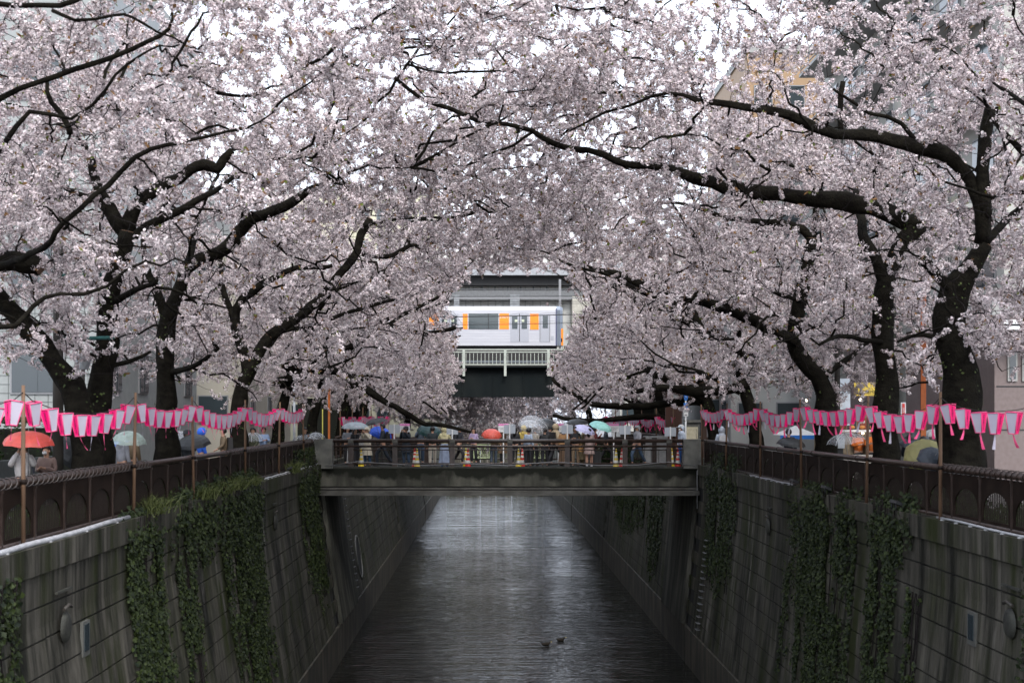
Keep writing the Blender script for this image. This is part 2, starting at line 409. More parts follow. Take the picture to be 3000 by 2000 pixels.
# ladder rungs
for side, Y, nm in ((-1, 65.0, 'row of steel rungs on the wall beside the round drain'), (1, 53.6, 'row of steel rungs on the wall before the right-bank pilaster')):
    t = thing('rung_ladder', nm, 'ladder', wall_pt(side, Y, 8))
    mb = MB(); mb.tube([(0, -.2, 0), (-side*.16, -.2, .0), (-side*.16, .2, .0), (0, .2, 0)], .018, 6); me = mb.mesh('rung', M['steel'])
    for k in range(15):
        p = wall_pt(side, Y, (2.2 if side < 0 else 4.6)+k*(.62 if side < 0 else .48), -.02)-wall_pt(side, Y, 8); link('rung', me, t, p)
# drain flaps and plates on the near walls
def flap(side, Y, lab):
    t = thing('drain_flap', lab, 'drain flap', wall_pt(side, Y, 2.2))
    mb = MB(); mb.box((0, 0, 0), (.05, .8, .04)); obj('hood', mb, M['beamcap'], t, loc=wall_pt(side, Y, .75, .05)-wall_pt(side, Y, 2.2))
    mb = MB(); mb.lathe((0, 0, 0), [(.001, .07), (.16, .06), (.22, .04), (.25, 0)], 16); o = obj('flap', mb, M['beamcap'], t, loc=(-side*.04, 0, .15)); o.rotation_euler = (0, -side*PI/2, 0)
    mb = MB(); mb.tube([(-side*.08, -.2, .45), (-side*.1, 0, .5), (-side*.08, .2, .45)], .03, 6); obj('hinge', mb, M['dsteel'], t)
flap(-1, 22.4, 'dark round drain flap on the left-bank wall beside the small plate'); flap(1, 22.8, 'dark round drain flap at the edge of the right-bank wall')
flap(-1, 44.5, 'small drain flap high on the wall near the left-bank pilaster'); flap(1, 42.5, 'small drain flap on the right-bank wall between two ivy falls')
for side, Y, lb in ((-1, 23.5, 'small dark plate in a grey frame on the left-bank wall'), (1, 24.6, 'small dark plate in a grey frame on the right-bank wall')):
    t = thing('wall_plate', lb, 'plate', wall_pt(side, Y, 2.6))
    mb = MB(); mb.box((-side*.02, 0, 0), (.05, .40, .58)); obj('frame', mb, cmat('plate_frame', (.09, .09, .08)), t)
    mb = MB(); mb.box((-side*.05, 0, .02), (.015, .26, .44)); obj('face', mb, M['glass'], t)
# ------------------------------------------------------------------ footbridge
BY0, BY1 = 57.0, 63.6
bx0, bx1 = -6.75, 8.42
bt = thing('footbridge', 'concrete footbridge over the river with a grey steel flange along its lower edge', 'bridge', (0, BY0, 0))
mb = MB(); mb.box(((bx0+bx1)/2, 3.3, -.36), (bx1-bx0, 6.6, .72)); obj('deck_slab', mb, M['beam'], bt)
mb = MB(); mb.box(((bx0+bx1)/2, .14, .035), (bx1-bx0+.02, .30, .07)); obj('kerb', mb, M['beamcap'], bt)
mb = MB(); mb.box(((bx0+bx1)/2, .05, -.80), (bx1-bx0, .3, .07)); mb.box(((bx0+bx1)/2, -.10, -.97), (bx1-bx0, .5, .20)); obj('flange', mb, M['lip'], bt)
mb = MB(); mb.box(((bx0+bx1)/2, .42, -.82), (bx1-bx0, .3, .22)); obj('web_plate', mb, M['dsteel'], bt)
mb = MB()
for gx in (-5.2, -2.6, 0, 2.6, 5.2, 7.4): mb.box((gx*.95+.6, 3.4, -.9), (.35, 6, .36))
obj('girder', mb, M['dsteel'], bt, kind='stuff')
for x0, x1, lb in ((-6.93, -6.22, 'square granite end pillar of the footbridge railing on the left-bank corner'), (7.82, 8.58, 'square granite end pillar of the footbridge railing on the right-bank corner')):
    t = thing('end_pillar', lb, 'pillar', ((x0+x1)/2, 57.1, 0))
    mb = MB(); mb.box((0, 0, .56), (x1-x0, .6, 1.12)); obj('shaft', mb, M['pillar'], t)
    mb = MB(); mb.box((0, 0, 1.145), (x1-x0+.03, .63, .05)); obj('cap', mb, M['pillar'], t)
for x0, x1, lb in ((-6.4, -5.4, 'pale low wall end at the far side of the footbridge, left-bank corner'), (6.95, 8.0, 'pale low wall end at the far side of the footbridge, right-bank corner')):
    mb = MB(); mb.box(((x0+x1)/2, 63.6, .6), (x1-x0, .4, 1.2)); obj('far_pillar', mb, cmat('pale_stone', (.5, .5, .5)), label=lb, category='pillar')
def railing(Y, x0, x1, posts, label, top=1.1):
    t = thing('bridge_railing', label, 'railing', (0, Y, 0))
    for nm, z, r in (('top_rail', top, .075), ('middle_rail', top-.22, .045), ('lower_rail', top-.36, .02), ('bottom_rail', .19, .03)):
        mb = MB(); mb.tube([(x0, 0, z), (x1, 0, z)], r, 10); obj(nm, mb, M['rail'], t)
    mb = MB(); mb.box((0, 0, .54), (.2, .12, 1.08)); pm = mb.mesh('post', M['rail'])
    mb = MB(); mb.box((0, -.005, 0), (.215, .17, .13)); cm = mb.mesh('clamp', M['lip'])
    for x in posts:
        link('post', pm, t, (x, .03, 0)); link('clamp', cm, t, (x, 0, top-.02))
    mb = MB()
    x = x0+.15
    while x < x1:
        mb.box((x, 0, (top-.36+.19)/2), (.014, .014, top-.36-.19)); x += .30
    obj('baluster', mb, M['bar'], t, kind='stuff')
    return t
railing(57.1, -6.2, 7.82, [(p-1430)*57.1/F for p in (1028, 1157, 1325, 1494, 1662, 1831, 1960)], 'brown pipe railing along the near edge of the footbridge')
railing(63.3, -5.5, 7.0, [(p-1430)*63.3/F for p in (1100, 1250, 1400, 1550, 1700, 1800, 1917)], 'brown pipe railing along the far edge of the footbridge')
# cream relief panels on the far railing
def relief(x0, x1, lab, seed):
    w = x1-x0; t = thing('relief_panel', lab, 'panel', ((x0+x1)/2, 63.15, .22)); h = .62
    mb = MB()
    for a in ((0, 0, w, .05), (0, h-.05, w, .05)): mb.box((0, 0, a[1]+.025), (w, .04, .05))
    for sx in (-1, 1): mb.box((sx*(w/2-.025), 0, h/2), (.05, .04, h-.1))
    cmx = cmat('cream_metal', (.48, .56, .32)); obj('frame', mb, cmx, t)
    mb = MB(); r = random.Random(seed)
    cx, cz = -w*.28, .26                               # wheel
    pts = [(cx+.2*math.cos(a), 0, cz+.2*math.sin(a)) for a in [k*PI/8 for k in range(17)]]; mb.tube(pts, .018, 4)
    for k in range(5): a = k*PI/5; mb.tube([(cx-.2*math.cos(a), 0, cz-.2*math.sin(a)), (cx+.2*math.cos(a), 0, cz+.2*math.sin(a))], .013, 4)
    obj('wheel_relief', mb, cmx, t)
    mb = MB(); mb.tube([(w*.02, 0, .2), (w*.22, 0, .52), (w*.27, 0, .52), (w*.46, 0, .2)], .02, 4); mb.tube([(w*.1, 0, .2), (w*.25, 0, .42), (w*.38, 0, .2)], .014, 4); obj('mountain_relief', mb, cmx, t)
    mb = MB()
    for k in range(4): mb.tube([(-w*.02+w*.48*q/5, 0, .08+k*.035+.012*math.sin(q*2+k)) for q in range(6)], .009, 4)
    for k in range(5): mb.tube([(-w*.45+w*.4*q/5+k*.05, 0, .50+.02*k-.04*math.sin(q*.9+k)) for q in range(6)], .01, 4)
    obj('wave_relief', mb, cmx, t, kind='stuff')
relief((1387-1430)*63.1/F, (1437-1430)*63.1/F, 'cream cut-metal panel on the far railing beside the red umbrella', 1)
relief((1551-1430)*63.1/F, (1607-1430)*63.1/F, 'cream cut-metal panel on the far railing below the large clear umbrella', 2)
# ------------------------------------------------------------------ bank fences
def arch_panel(w, h):
    mb = MB(); aw = w*.435; zb, zs, za = .09, .24, .58; N_ = 14
    arch = [(-aw, zb)]+[(-aw*math.cos(PI*k/N_), zs+(za-zs)*math.sin(PI*k/N_)) for k in range(N_+1)]+[(aw, zb)]
    out = [(-w/2, 0)]+[(-w/2+w*k/N_, h) for k in range(N_+1)]+[(w/2, 0)]
    K = len(arch); vs = [(-.012, x, z) for x, z in arch]+[(-.012, x, z) for x, z in out]+[(.012, x, z) for x, z in arch]+[(.012, x, z) for x, z in out]
    fs = []
    for i in range(K-1):
        fs += [(i, i+1, K+i+1, K+i), (2*K+i, 3*K+i, 3*K+i+1, 2*K+i+1), (i, 2*K+i, 2*K+i+1, i+1)]
    fs += [(0, K, 2*K-1, K-1)][:0]
    vs2 = [(-.012, -w/2, 0), (-.012, w/2, 0), (-.012, aw, zb), (-.012, -aw, zb), (.012, -w/2, 0), (.012, w/2, 0), (.012, aw, zb), (.012, -aw, zb)]
    mb.add(vs, fs); mb.add(vs2, [(0, 1, 2, 3), (4, 7, 6, 5), (3, 2, 6, 7)])
    return mb
pan = arch_panel(1.42, .82).mesh('panel', M['panel'])
g_ = MB()
for k in range(15):
    y = -.58+k*.083; hh = .24+.34*math.sqrt(max(0, 1-(y/.617)**2)); g_.box((0, y, (.08+hh)/2), (.014, .026, hh-.08))
gri = g_.mesh('grille', M['bar'])
pm = MB(); pm.box((0, 0, .46), (.07, .055, 1.1)); pm.box((0, 0, 1.0), (.09, .08, .05)); postm = pm.mesh('post', M['rail'])
def fence(side, y0, y1, label, X=None, pitch=1.5):
    rate = RL if side < 0 else RR; ang = -math.atan(rate); fx = X or (lambda y: far_x(side, y))
    t = thing('bank_fence', label, 'fence', (fx(y0), y0, .12))
    n_ = int((y1-y0)/pitch)
    for i in range(n_+1):
        y = y0+i*pitch; x = fx(y)-fx(y0)
        link('post', postm, t, (x, y-y0, -.1), ang)
        if i < n_:
            x2 = fx(y+pitch/2)-fx(y0); link('panel', pan, t, (x2, y-y0+pitch/2, .10), ang)
            if y < 60: link('grille', gri, t, (x2+side*.02, y-y0+pitch/2, .10), ang)
    ye = y0+n_*pitch
    a, b_ = (0, 0), (fx(ye)-fx(y0), ye-y0)
    for nm, z, r in (('top_rail', 1.0, .062), ('bottom_rail', .10, .035)):
        mb = MB(); mb.tube([(a[0], a[1], z), (b_[0], b_[1], z)], r, 10)
        if nm == 'top_rail':
            for q in range(0, n_, 3): mb.tube([(b_[0]*(q+.5)/n_, (q+.5)*pitch, z), (b_[0]*(q+.5)/n_, (q+.5)*pitch+.09, z)], r+.012, 10)
        obj(nm, mb, M['rail'], t)
    return t
fence(-1, 14.25, 56.4, 'brown steel fence with arched grilles along the near left-bank promenade')
fence(1, 14.25, 56.4, 'brown steel fence with arched grilles along the near right-bank promenade')
fence(-1, 65, 92, 'brown steel fence along the left-bank promenade beyond the footbridge')
fence(1, 65, 92, 'brown steel fence along the right-bank promenade beyond the footbridge')
def coil(side, y0, y1, label, turns):
    N_ = turns*10; pts = []
    for k in range(N_+1):
        y = y0+(y1-y0)*k/N_; a = 2*PI*k/10; pts.append((far_x(side, y)+.085*math.cos(a)-far_x(side, y0), y-y0, .085*math.sin(a)))
    mb = MB(); mb.tube(pts, .012, 4); obj('cable_coil', mb, M['rail'], None, loc=(far_x(side, y0), y0, 1.12), label=label, category='cable')
coil(-1, 19, 29, 'cable wound around the near end of the left-bank top rail', 40)
coil(-1, 38, 56, 'cable wound around the left-bank top rail towards the footbridge', 70)
coil(1, 17, 27, 'cable wound around the near end of the right-bank top rail', 40)
def conduit(side, y0, y1, label, r=.04, clips=6):
    t = thing('pipe_conduit', label, 'pipe', (far_x(side, y0), y0, 0))
    pts = []
    for k in range(9):
        y = y0+(y1-y0)*k/8; pts.append((far_x(side, y)-side*OFF[side]*.8-far_x(side, y0), y-y0, .195+.01*math.sin(k*2)))
    mb = MB(); mb.tube(pts, r, 8); obj('pipe', mb, M['pipe'], t)
    c = MB(); c.box((-side*.01, 0, -.03), (.06, .06, .06)); cm = c.mesh('clip', M['pipe'])
    for k in range(clips):
        y = y0+(y1-y0)*(k+.5)/clips; link('clip', cm, t, (far_x(side, y)-side*OFF[side]*.9-far_x(side, y0), y-y0, .18))
conduit(-1, 15, 26.8, 'thick white pipe clipped along the near left-bank coping', .045)
conduit(-1, 43.2, 48.5, 'short white pipe on the left-bank coping between two ivy falls', .03, 7)
conduit(-1, 50, 56.5, 'white pipe on the left-bank coping ending at the footbridge', .03, 7)
conduit(1, 16, 26.8, 'white string of small lights along the near right-bank coping', .022, 14)
conduit(1, 39.5, 46, 'short white string of lights on the right-bank coping by the ivy', .018, 8)
for s_, lb in ((-1, 'white pipe running down the left-bank end of the footbridge beam'), (1, 'white cable running down the right-bank end of the footbridge beam')):
    t = thing('down_pipe', lb, 'pipe', ((-6.85 if s_ < 0 else 8.35), 56.8, 0))
    mb = MB(); mb.tube([(s_*.9, -.1, .12), (s_*.1, -.05, .1), (0, 0, -.1), (0, 0, -1.6)], .03 if s_ < 0 else .018, 6); obj('pipe', mb, M['pipe'], t)
    if s_ < 0: mb = MB(); mb.box((-.03, -.05, -1.0), (.16, .1, .34)); obj('junction_box', mb, M['steel'], t)
def spot(side, Y, lb):
    t = thing('floodlight', lb, 'floodlight', (far_x(side, Y)-side*.25, Y, .17))
    mb = MB(); mb.box((0, 0, .16), (.16, .5, .07)); o = obj('lamp_head', mb, M['black'], t); o.rotation_euler = (0, side*.4, 0)
    mb = MB(); mb.tube([(0, -.15, 0), (0, -.15, .14)], .015, 5); mb.tube([(0, .15, 0), (0, .15, .14)], .015, 5); obj('bracket', mb, M['black'], t)
spot(1, 29.2, 'black floodlight on the coping by the nearest lantern pole'); spot(1, 35.3, 'black floodlight among the ivy on the right-bank coping'); spot(1, 39.0, 'small black floodlight at the end of the short light string')
spot(-1, 39.2, 'black floodlight buried in the left-bank ivy'); spot(-1, 48.5, 'black floodlight on the left-bank coping near the footbridge')
t = thing('white_box', 'small white box on the left-bank coping among the ivy', 'box', P(390, 1515, 30.2)); mb = MB(); mb.box((0, 0, 0), (.12, .12, .14)); obj('housing', mb, M['white'], t); mb = MB(); mb.box((0, 0, .08), (.15, .15, .03)); obj('lid', mb, M['white'], t)
# ------------------------------------------------------------------ lanterns
def lantern_meshes(side):
    a, b_, h = .100, .056, .345       # half widths; faces to +x(river after rot), etc.
    T = [(-a, -a, 0), (a, -a, 0), (a, a, 0), (-a, a, 0)]; B = [(-b_, -b_, -h), (b_, -b_, -h), (b_, b_, -h), (-b_, b_, -h)]
    w = MB(); p = MB(); fr = MB()
    faces = [(0, 1), (1, 2), (2, 3), (3, 0)]
    for k, (i, j) in enumerate(faces):
        mb = p if k % 2 == 0 else w
        mb.add([B[i], B[j], T[j], T[i]], [(0, 1, 2, 3)])
    for i in range(4):
        fr.tube([T[i], T[(i+1) % 4]], .011, 4); fr.tube([B[i], B[(i+1) % 4]], .010, 4); fr.tube([T[i], B[i]], .009, 4)
    pn = p.mesh('pink_panel', M['pink']); wn_ = w.mesh('white_panel', M['lwhite']); frm = fr.mesh('frame', M['pinkf'])
    return pn, wn_, frm
LM = {-1: lantern_meshes(-1), 1: lantern_meshes(1)}
tails = []
for k in range(5):
    mb = MB(); sw = (-.12, -.03, .02, .08, .2)[k]; L_ = (.2, .26, .22, .30, .24)[k]
    vs = []
    for q in range(6):
        z = -.345-L_*q/5; x = sw*(q/5)**1.5; vs += [(x-.018, .004*q, z), (x+.018, -.004*q, z)]
    mb.add(vs, [(2*q, 2*q+1, 2*q+3, 2*q+2) for q in range(5)]); tails.append(mb.mesh('streamer', M['pinkf'] if k != 1 else M['lwhite']))
ltxt = None
poleY = {-1: [15.2, 20.9, 27.4, 33.0, 40.0, 46.4, 52.7], 1: [20.8, 26.6, 31.8, 38.4, 44.2, 50.6, 56.2]}
def lantern_run(side, Ys, zone, fx, detail=True):
    zo = 0 if detail else -.26
    global ltxt
    sname = 'left-bank' if side < 0 else 'right-bank'
    for i, Y in enumerate(Ys):
        pl = thing('lantern_pole', 'slim wooden pole for lanterns on the %s fence, %s from the camera %s' % (sname, ORD[i], zone), 'pole', (fx(Y)-side*.12, Y, .2), 0, 'wooden lantern poles')
        mb = MB(); mb.tube([(0, 0, -.1), (.02*(i % 3-1), 0, 1.3), (.04*(i % 3-1), 0, 2.35)], [.036, .034, .026], 7); obj('shaft', mb, M['wood'], pl)
        mb = MB(); mb.tube([(0, 0, .9), (0, 0, .97)], .05, 7); obj('lashing', mb, M['bar'], pl)
    for i in range(len(Ys)-1):
        y0, y1 = Ys[i], Ys[i+1]; n_ = max(4, round((y1-y0)/.79)); pts = []
        for k in range(n_):
            f = (k+.5)/n_; y = y0+(y1-y0)*f; sag = .32*4*f*(1-f)*(.8+.3*rnd.random()*0+.2*math.sin(i*2.3)); z = 2.36+zo-sag*.85
            x = fx(y)-side*.12; pts.append((x, y, z+.03))
            h = thing('paper_lantern', 'pink and white lantern, %s after %s-nearest pole, %s, %s' % (ORD[k], ORD[i], zone, sname), 'lantern', (x, y, z),
                      side*math.radians(40 if detail else 32)+rnd.uniform(-.12, .12), 'pink and white lanterns along the %s fence' % sname)
            h.rotation_euler[1] = rnd.uniform(-.1, .1)+( .25 if f < .15 else 0)*0; h.rotation_euler[0] = .18*(f-.5)*2*-1
            pn, wn_, frm = LM[side]
            link('pink_panel', pn, h); link('white_panel', wn_, h); link('frame', frm, h)
            link('streamer', tails[(i*3+k*7) % 5], h)
            if detail and y < 40:
                # writing down the pink face
                if ltxt is None:
                    ltxt = text('目黒川桜まつり', .04, (0, 0, 0), (0, 0, 0), M['ink'], h, vertical=True); lt = ltxt
                else: lt = text('', 0, (0, 0, 0), (0, 0, 0), None, h, font_data=ltxt.data)
                tilt = math.atan2(.044, .345)
                lt.location = (0, -.082, -.172); lt.rotation_euler = (PI/2+tilt, 0, 0)
        mb = MB(); ends = [(fx(y0)-side*.12, y0, 2.45+zo)]+pts+[(fx(y1)-side*.12, y1, 2.45+zo)]
        o0 = Vector(ends[0]); mb.tube([Vector(p)-o0 for p in ends], .008, 4)
        obj('lantern_string', mb, M['black'], None, loc=o0, label='thin black lantern cord after the %s-nearest pole, %s, %s' % (ORD[i], zone, sname), category='cord', group='cords that carry the lanterns')
lantern_run(-1, poleY[-1], 'before the footbridge', XL)
lantern_run(1, poleY[1], 'before the footbridge', XR)
fl = lambda y: -6.9+.01*(y-66); fr_ = lambda y: 8.55-.028*(y-64.5)
lantern_run(-1, [65.5, 70.5, 75.5, 81, 87, 93], 'beyond the footbridge', fl, False)
lantern_run(1, [64.5, 70, 75.5, 81, 87, 93], 'beyond the footbridge', fr_, False)
# ------------------------------------------------------------------ placards and cones on the bridge
def placard(px, front, lab, Y=58.0, ztop=1.93):
    x = (px-1430)*Y/F
    t = thing('placard', lab, 'sign', (x, Y, 0))
    if not front:
        mb = MB(); mb.box((0, .03, ztop-.19), (.46, .015, .35)); obj('board', mb, M['grey'], t)
        mb = MB(); mb.box((0, 0, ztop/2+.04), (.05, .04, ztop-.06)); obj('stake', mb, M['white'], t)
    else:
        mb = MB(); mb.box((0, 0, ztop-.19), (.44, .015, .36)); obj('board', mb, M['white'], t)
        mb = MB(); mb.box((0, -.010, ztop-.06), (.44, .006, .09)); obj('header_band', mb, M['magenta'], t)
        mb = MB(); mb.box((0, .03, ztop/2-.1), (.05, .04, ztop-.2)); obj('stake', mb, M['white'], t)
        text('NOTICE', .07, (0, -.016, ztop-.06), (PI/2, 0, 0), M['magenta2'], t)
        text('No stopping or standing\nfor the convenience of\npedestrians here\nor on the bridge.', .036, (0, -.012, ztop-.235), (PI/2, 0, 0), M['text'], t)
M['magenta2'] = mat('notice_ink', (.45, .05, .25), .5)
for i, (px, lb) in enumerate(((1155, 'beside the blue umbrella'), (1325, 'above the guard in a blue raincoat'), (1493, 'between the red and the large clear umbrella'), (1662, 'above the walker in a brown coat'), (1831, 'right of the mint umbrella'), (1964, 'in front of the masked guard'))):
    placard(px, False, 'blank grey placard back on a white stake, '+lb, 57.35, (1.66, 1.62, 1.66, 1.65, 1.62, 1.55)[i]+.1)
for px, lb in ((1186, 'behind the photographer in a dark hood'), (1475, 'half hidden behind a grey placard near the red umbrella'), (1636, 'half hidden near the tan hoodie'), (1798, 'at the tip of the mint umbrella')):
    placard(px, True, 'white pink-headed notice, '+lb, 61.5, 1.78)
def cone(px, kind, lab, Y=57.9, dz=0):
    x = (px-1430)*Y/F; a, b_ = (M['yellow'], M['band']) if kind == 'y' else (M['red'], M['band'])
    t = thing('traffic_cone', lab, 'cone', (x, Y, 0), 0, 'striped cones along the footbridge')
    H = .72; mb = MB(); R = lambda z: .125-.10*z/H
    zs = [(0, .16, 0), (.16, .28, 1), (.28, .37, 0), (.37, .47, 1), (.47, .54, 0), (.54, .60, 1), (.60, .72, 0)]
    for z0, z1, mi in zs: mb.lathe((0, 0, .03), [(R(z0), z0), (R(z1), z1)], 12, mi)
    mb.lathe((0, 0, .03), [(R(.72), .72), (.012, .745), (.001, .75)], 12, 0); obj('body', mb, [a, b_], t)
    mb = MB(); mb.box((0, 0, .018), (.30, .30, .035)); obj('base', mb, a, t)
for px, k, lb, Y in ((1058, 'y', 'yellow and white cone in front of the beige raincoat', 57.6), (1222, 'y', 'yellow and white cone beside the photographer in jeans', 57.6), (1215, 'r', 'red and white cone half hidden behind a yellow one', 58.2),
                 (1365, 'y', 'yellow and white cone half hidden behind a red one', 58.2), (1371, 'r', 'red and white cone before the first cream panel', 57.6), (1519, 'y', 'yellow and white cone near the large clear umbrella', 57.6),
                 (1530, 'r', 'red and white cone paired with a yellow one near the large clear umbrella', 57.9), (1805, 'y', 'yellow and white cone below the mint umbrella', 57.6), (1822, 'r', 'slim red and white cone beside a brown post', 58.3),
                 (1968, 'y', 'yellow cone squeezed behind the last railing post', 58.3), (1986, 'r', 'bright red and white cone at the granite pillar', 57.6)):
    cone(px, k, lb, Y)
mb = MB(); mb.tube([(-6.5, 56.75, .1), (-5.2, 56.8, .28), (-4, 56.8, .2), (-2.6, 56.8, .13), (-.9, 56.8, .2), (.8, 56.8, .12), (2.6, 56.8, .28), (4.4, 56.8, .13), (6, 56.8, .15), (7.2, 56.8, .27), (8.3, 56.75, .12)], .012, 5)
obj('slack_cable', mb, M['steel'], label='thin grey cable hanging slack along the footbridge edge', category='cable')
# ------------------------------------------------------------------ people
PEND = []
def skin_obj(name, pts, edges, rad, m, parent, root=0, sub=1):
    me = bpy.data.meshes.new(name); me.from_pydata([tuple(p) for p in pts], edges, [])
    me.materials.append(m); o = link(name, me, parent)
    md = o.modifiers.new('s', 'SKIN'); sv = me.skin_vertices[0].data
    for i, r in enumerate(rad):
        sv[i].radius = r if hasattr(r, '__len__') else (r, r); sv[i].use_root = (i == root)
    md.use_smooth_shade = True
    s = o.modifiers.new('u', 'SUBSURF'); s.levels = s.render_levels = sub
    PEND.append(o); return o
def person(px, Y, label, H=1.66, face=0, pose='stand', top=('dark', (.02, .02, .03)), legs=('jeans', (.03, .05, .09)), coat=0, hairm=None, hair='short', hat=None, hood=False, mask=False, pack=None, bag=None, shoes=(.03, .03, .03), z=0, skirt=False, x=None, seed=0):
    X = (px-1430)*Y/F if x is None else x
    t = thing('person', label, 'person', (X, Y, z), face)
    k = H/1.7; V = lambda a, b, c: Vector((a, b, c))*k
    st = {'walk': .26, 'stand': .03}.get(pose, .03)
    hipz = .90
    pel, ch, nk, hb, hm, ht = V(0, 0, .95), V(0, -.01, 1.24), V(0, -.01, 1.43), V(0, -.025, 1.50), V(0, -.03, 1.58), V(0, -.02, 1.66)
    sh = [V(s*.17, 0, 1.38) for s in (-1, 1)]
    arms = {'stand': ((V(-.22, .02, 1.12), V(-.23, -.06, .88)), (V(.22, .02, 1.12), V(.23, -.06, .88))),
            'walk': ((V(-.22, .10, 1.13), V(-.22, -.02, .92)), (V(.22, -.06, 1.13), V(.2, -.24, 1.02))),
            'photo': ((V(-.24, -.10, 1.20), V(-.07, -.26, 1.50)), (V(.24, -.10, 1.20), V(.07, -.26, 1.50))),
            'hold': ((V(-.22, .0, 1.12), V(-.20, -.12, .90)), (V(.21, -.08, 1.15), V(.12, -.24, 1.32))),
            'phone': ((V(-.22, -.02, 1.13), V(-.06, -.24, 1.18)), (V(.22, -.02, 1.13), V(.08, -.24, 1.20))),
            'rail': ((V(-.26, -.08, 1.14), V(-.28, -.3, 1.06)), (V(.26, -.08, 1.14), V(.28, -.3, 1.06)))}[pose]
    hips = [V(s*.09, 0, .88) for s in (-1, 1)]; knees = [V(-.10, -st, .49), V(.10, st*.4, .49)]; ank = [V(-.10, -st*.9+.02, .08), V(.10, st*1.4+.02, .10)]
    toe = [a+V(0, -.15, -.05) for a in ank]
    pts = [pel, ch, nk, hb, hm, ht]; ed = [(0, 1), (1, 2), (2, 3), (3, 4), (4, 5)]
    rad = [(.13*k, .10*k), (.145*k, .10*k), (.055*k,)*2, (.062*k, .07*k), (.078*k, .095*k), (.055*k, .07*k)]
    for s in (0, 1):
        b = len(pts); e, w = arms[s]; d = (w-e).normalized()
        hand = w+d*.06*k
        pts += [sh[s], e, w, hand]; rad += [.058*k, .042*k, .028*k, (.036*k, .022*k)]; ed += [(1, b), (b, b+1), (b+1, b+2), (b+2, b+3)]
        side_ = d.orthogonal().normalized()
        for q in range(4):
            b2 = len(pts); off = side_*(q-1.5)*.018*k; L_ = (.05, .065, .06, .045)[q]*k
            curl = Vector((0, 0, -.012*k))
            pts += [hand+off+d*L_, hand+off+d*(L_+.02*k)+curl]; rad += [.009*k, .007*k]; ed += [(b+3, b2), (b2, b2+1)]
        b2 = len(pts); pts += [w+side_*.035*k+d*.03*k, w+side_*.045*k+d*.06*k]; rad += [.010*k, .008*k]; ed += [(b+2, b2), (b2, b2+1)]
    for s in (0, 1):
        b = len(pts); pts += [hips[s], knees[s], ank[s], toe[s]]; rad += [.085*k, .057*k, .042*k, (.04*k, .03*k)]; ed += [(0, b), (b, b+1), (b+1, b+2), (b+2, b+3)]
    skin_obj('body', pts, ed, rad, M['skin'], t)
    tm = cmat('cloth_'+top[0], top[1], alpha=top[2] if len(top) > 2 else None)
    # jacket
    pts = [V(0, 0, .90), V(0, 0, 1.05), ch, V(0, -.005, 1.40)]; rad = [(.165*k, .13*k), (.165*k, .13*k), (.178*k, .135*k), (.085*k, .08*k)]; ed = [(0, 1), (1, 2), (2, 3)]
    for s in (0, 1):
        b = len(pts); e, w = arms[s]; pts += [sh[s], e, w]; rad += [.075*k, .062*k, .048*k]; ed += [(2, b), (b, b+1), (b+1, b+2)]
    skin_obj('jacket', pts, ed, rad, tm, t, 2)
    lm = cmat('cloth_'+legs[0], legs[1])
    if not skirt:
        pts = [V(0, 0, .97), V(0, 0, .90)]; rad = [(.135*k, .11*k), (.15*k, .12*k)]; ed = [(0, 1)]
        for s in (0, 1):
            b = len(pts); pts += [hips[s]-V(0, 0, .06), knees[s], ank[s]+V(0, 0, .03)]; rad += [.10*k, .078*k, .066*k]; ed += [(1, b), (b, b+1), (b+1, b+2)]
        skin_obj('trousers', pts, ed, rad, lm, t, 1)
    if coat or skirt:
        zb = coat or skirt; mb = MB(); m_ = tm if coat else lm
        a = 18; pr = [(1.12, .165), (1.0, .18), (.85, .20), ((.85+zb)/2, .225), (zb, .255)] if coat else [(1.0, .15), (.9, .17), ((.9+zb)/2, .21), (zb, .26)]
        vs = []
        for z_, r in pr:
            for q in range(a):
                an = 2*PI*q/a; rr = r*(1+(.05*math.sin(an*5+seed) if z_ < .9 else 0)); vs.append(V(rr*math.cos(an), rr*.78*math.sin(an), z_))
        mb.add(vs, [(i*a+q, i*a+(q+1) % a, (i+1)*a+(q+1) % a, (i+1)*a+q) for i in range(len(pr)-1) for q in range(a)], 0, True)
        obj('coat_skirt' if coat else 'skirt', mb, m_, t)
    for s in (0, 1):
        mb = MB(); c = ank[s]+V(0, -.06, -.035); mb.ball(c, (.05*k, .13*k, .045*k), 8, 5); obj('shoe', mb, cmat('shoe_%d' % int(shoes[0]*100), shoes), t)
    hc = hm+V(0, .012, .02)
    hmx = hairm or M['hair']
    def shell(name, r, m_, z0=-.05, back=0, front=.35):
        mb = MB(); vs = []; N1, N2 = 12, 6
        for i in range(N2+1):
            th = i/N2
            for q in range(N1):
                an = 2*PI*q/N1; fr = max(0, -math.sin(an)); lim = PI*(.52+.18*(1-fr)) if fr < .5 else PI*front
                ph = th*lim; rr = math.sin(ph)
                vs.append(hc+Vector((r*rr*math.cos(an), r*1.18*rr*math.sin(an), r*1.12*math.cos(ph)))*k)
        mb.add(vs, [(i*N1+q, i*N1+(q+1) % N1, (i+1)*N1+(q+1) % N1, (i+1)*N1+q) for i in range(N2) for q in range(N1)], 0, True)
        if back: mb.tube([hc+V(0, .04, 0), hc+V(0, .09, -.12), hc+V(0, .11, -back)], [.085*k, .095*k, .05*k], 8)
        obj(name, mb, m_, t)
    if hood:
        shell('hood', .135, tm, front=.40); mb = MB(); mb.lathe(nk+V(0, 0, -.03), [(.13*k, -.05*k), (.12*k, .03*k), (.10*k, .09*k)], 12); obj('collar', mb, tm, t)
    else: shell('hair', .108, hmx, back=.28 if hair == 'long' else 0)
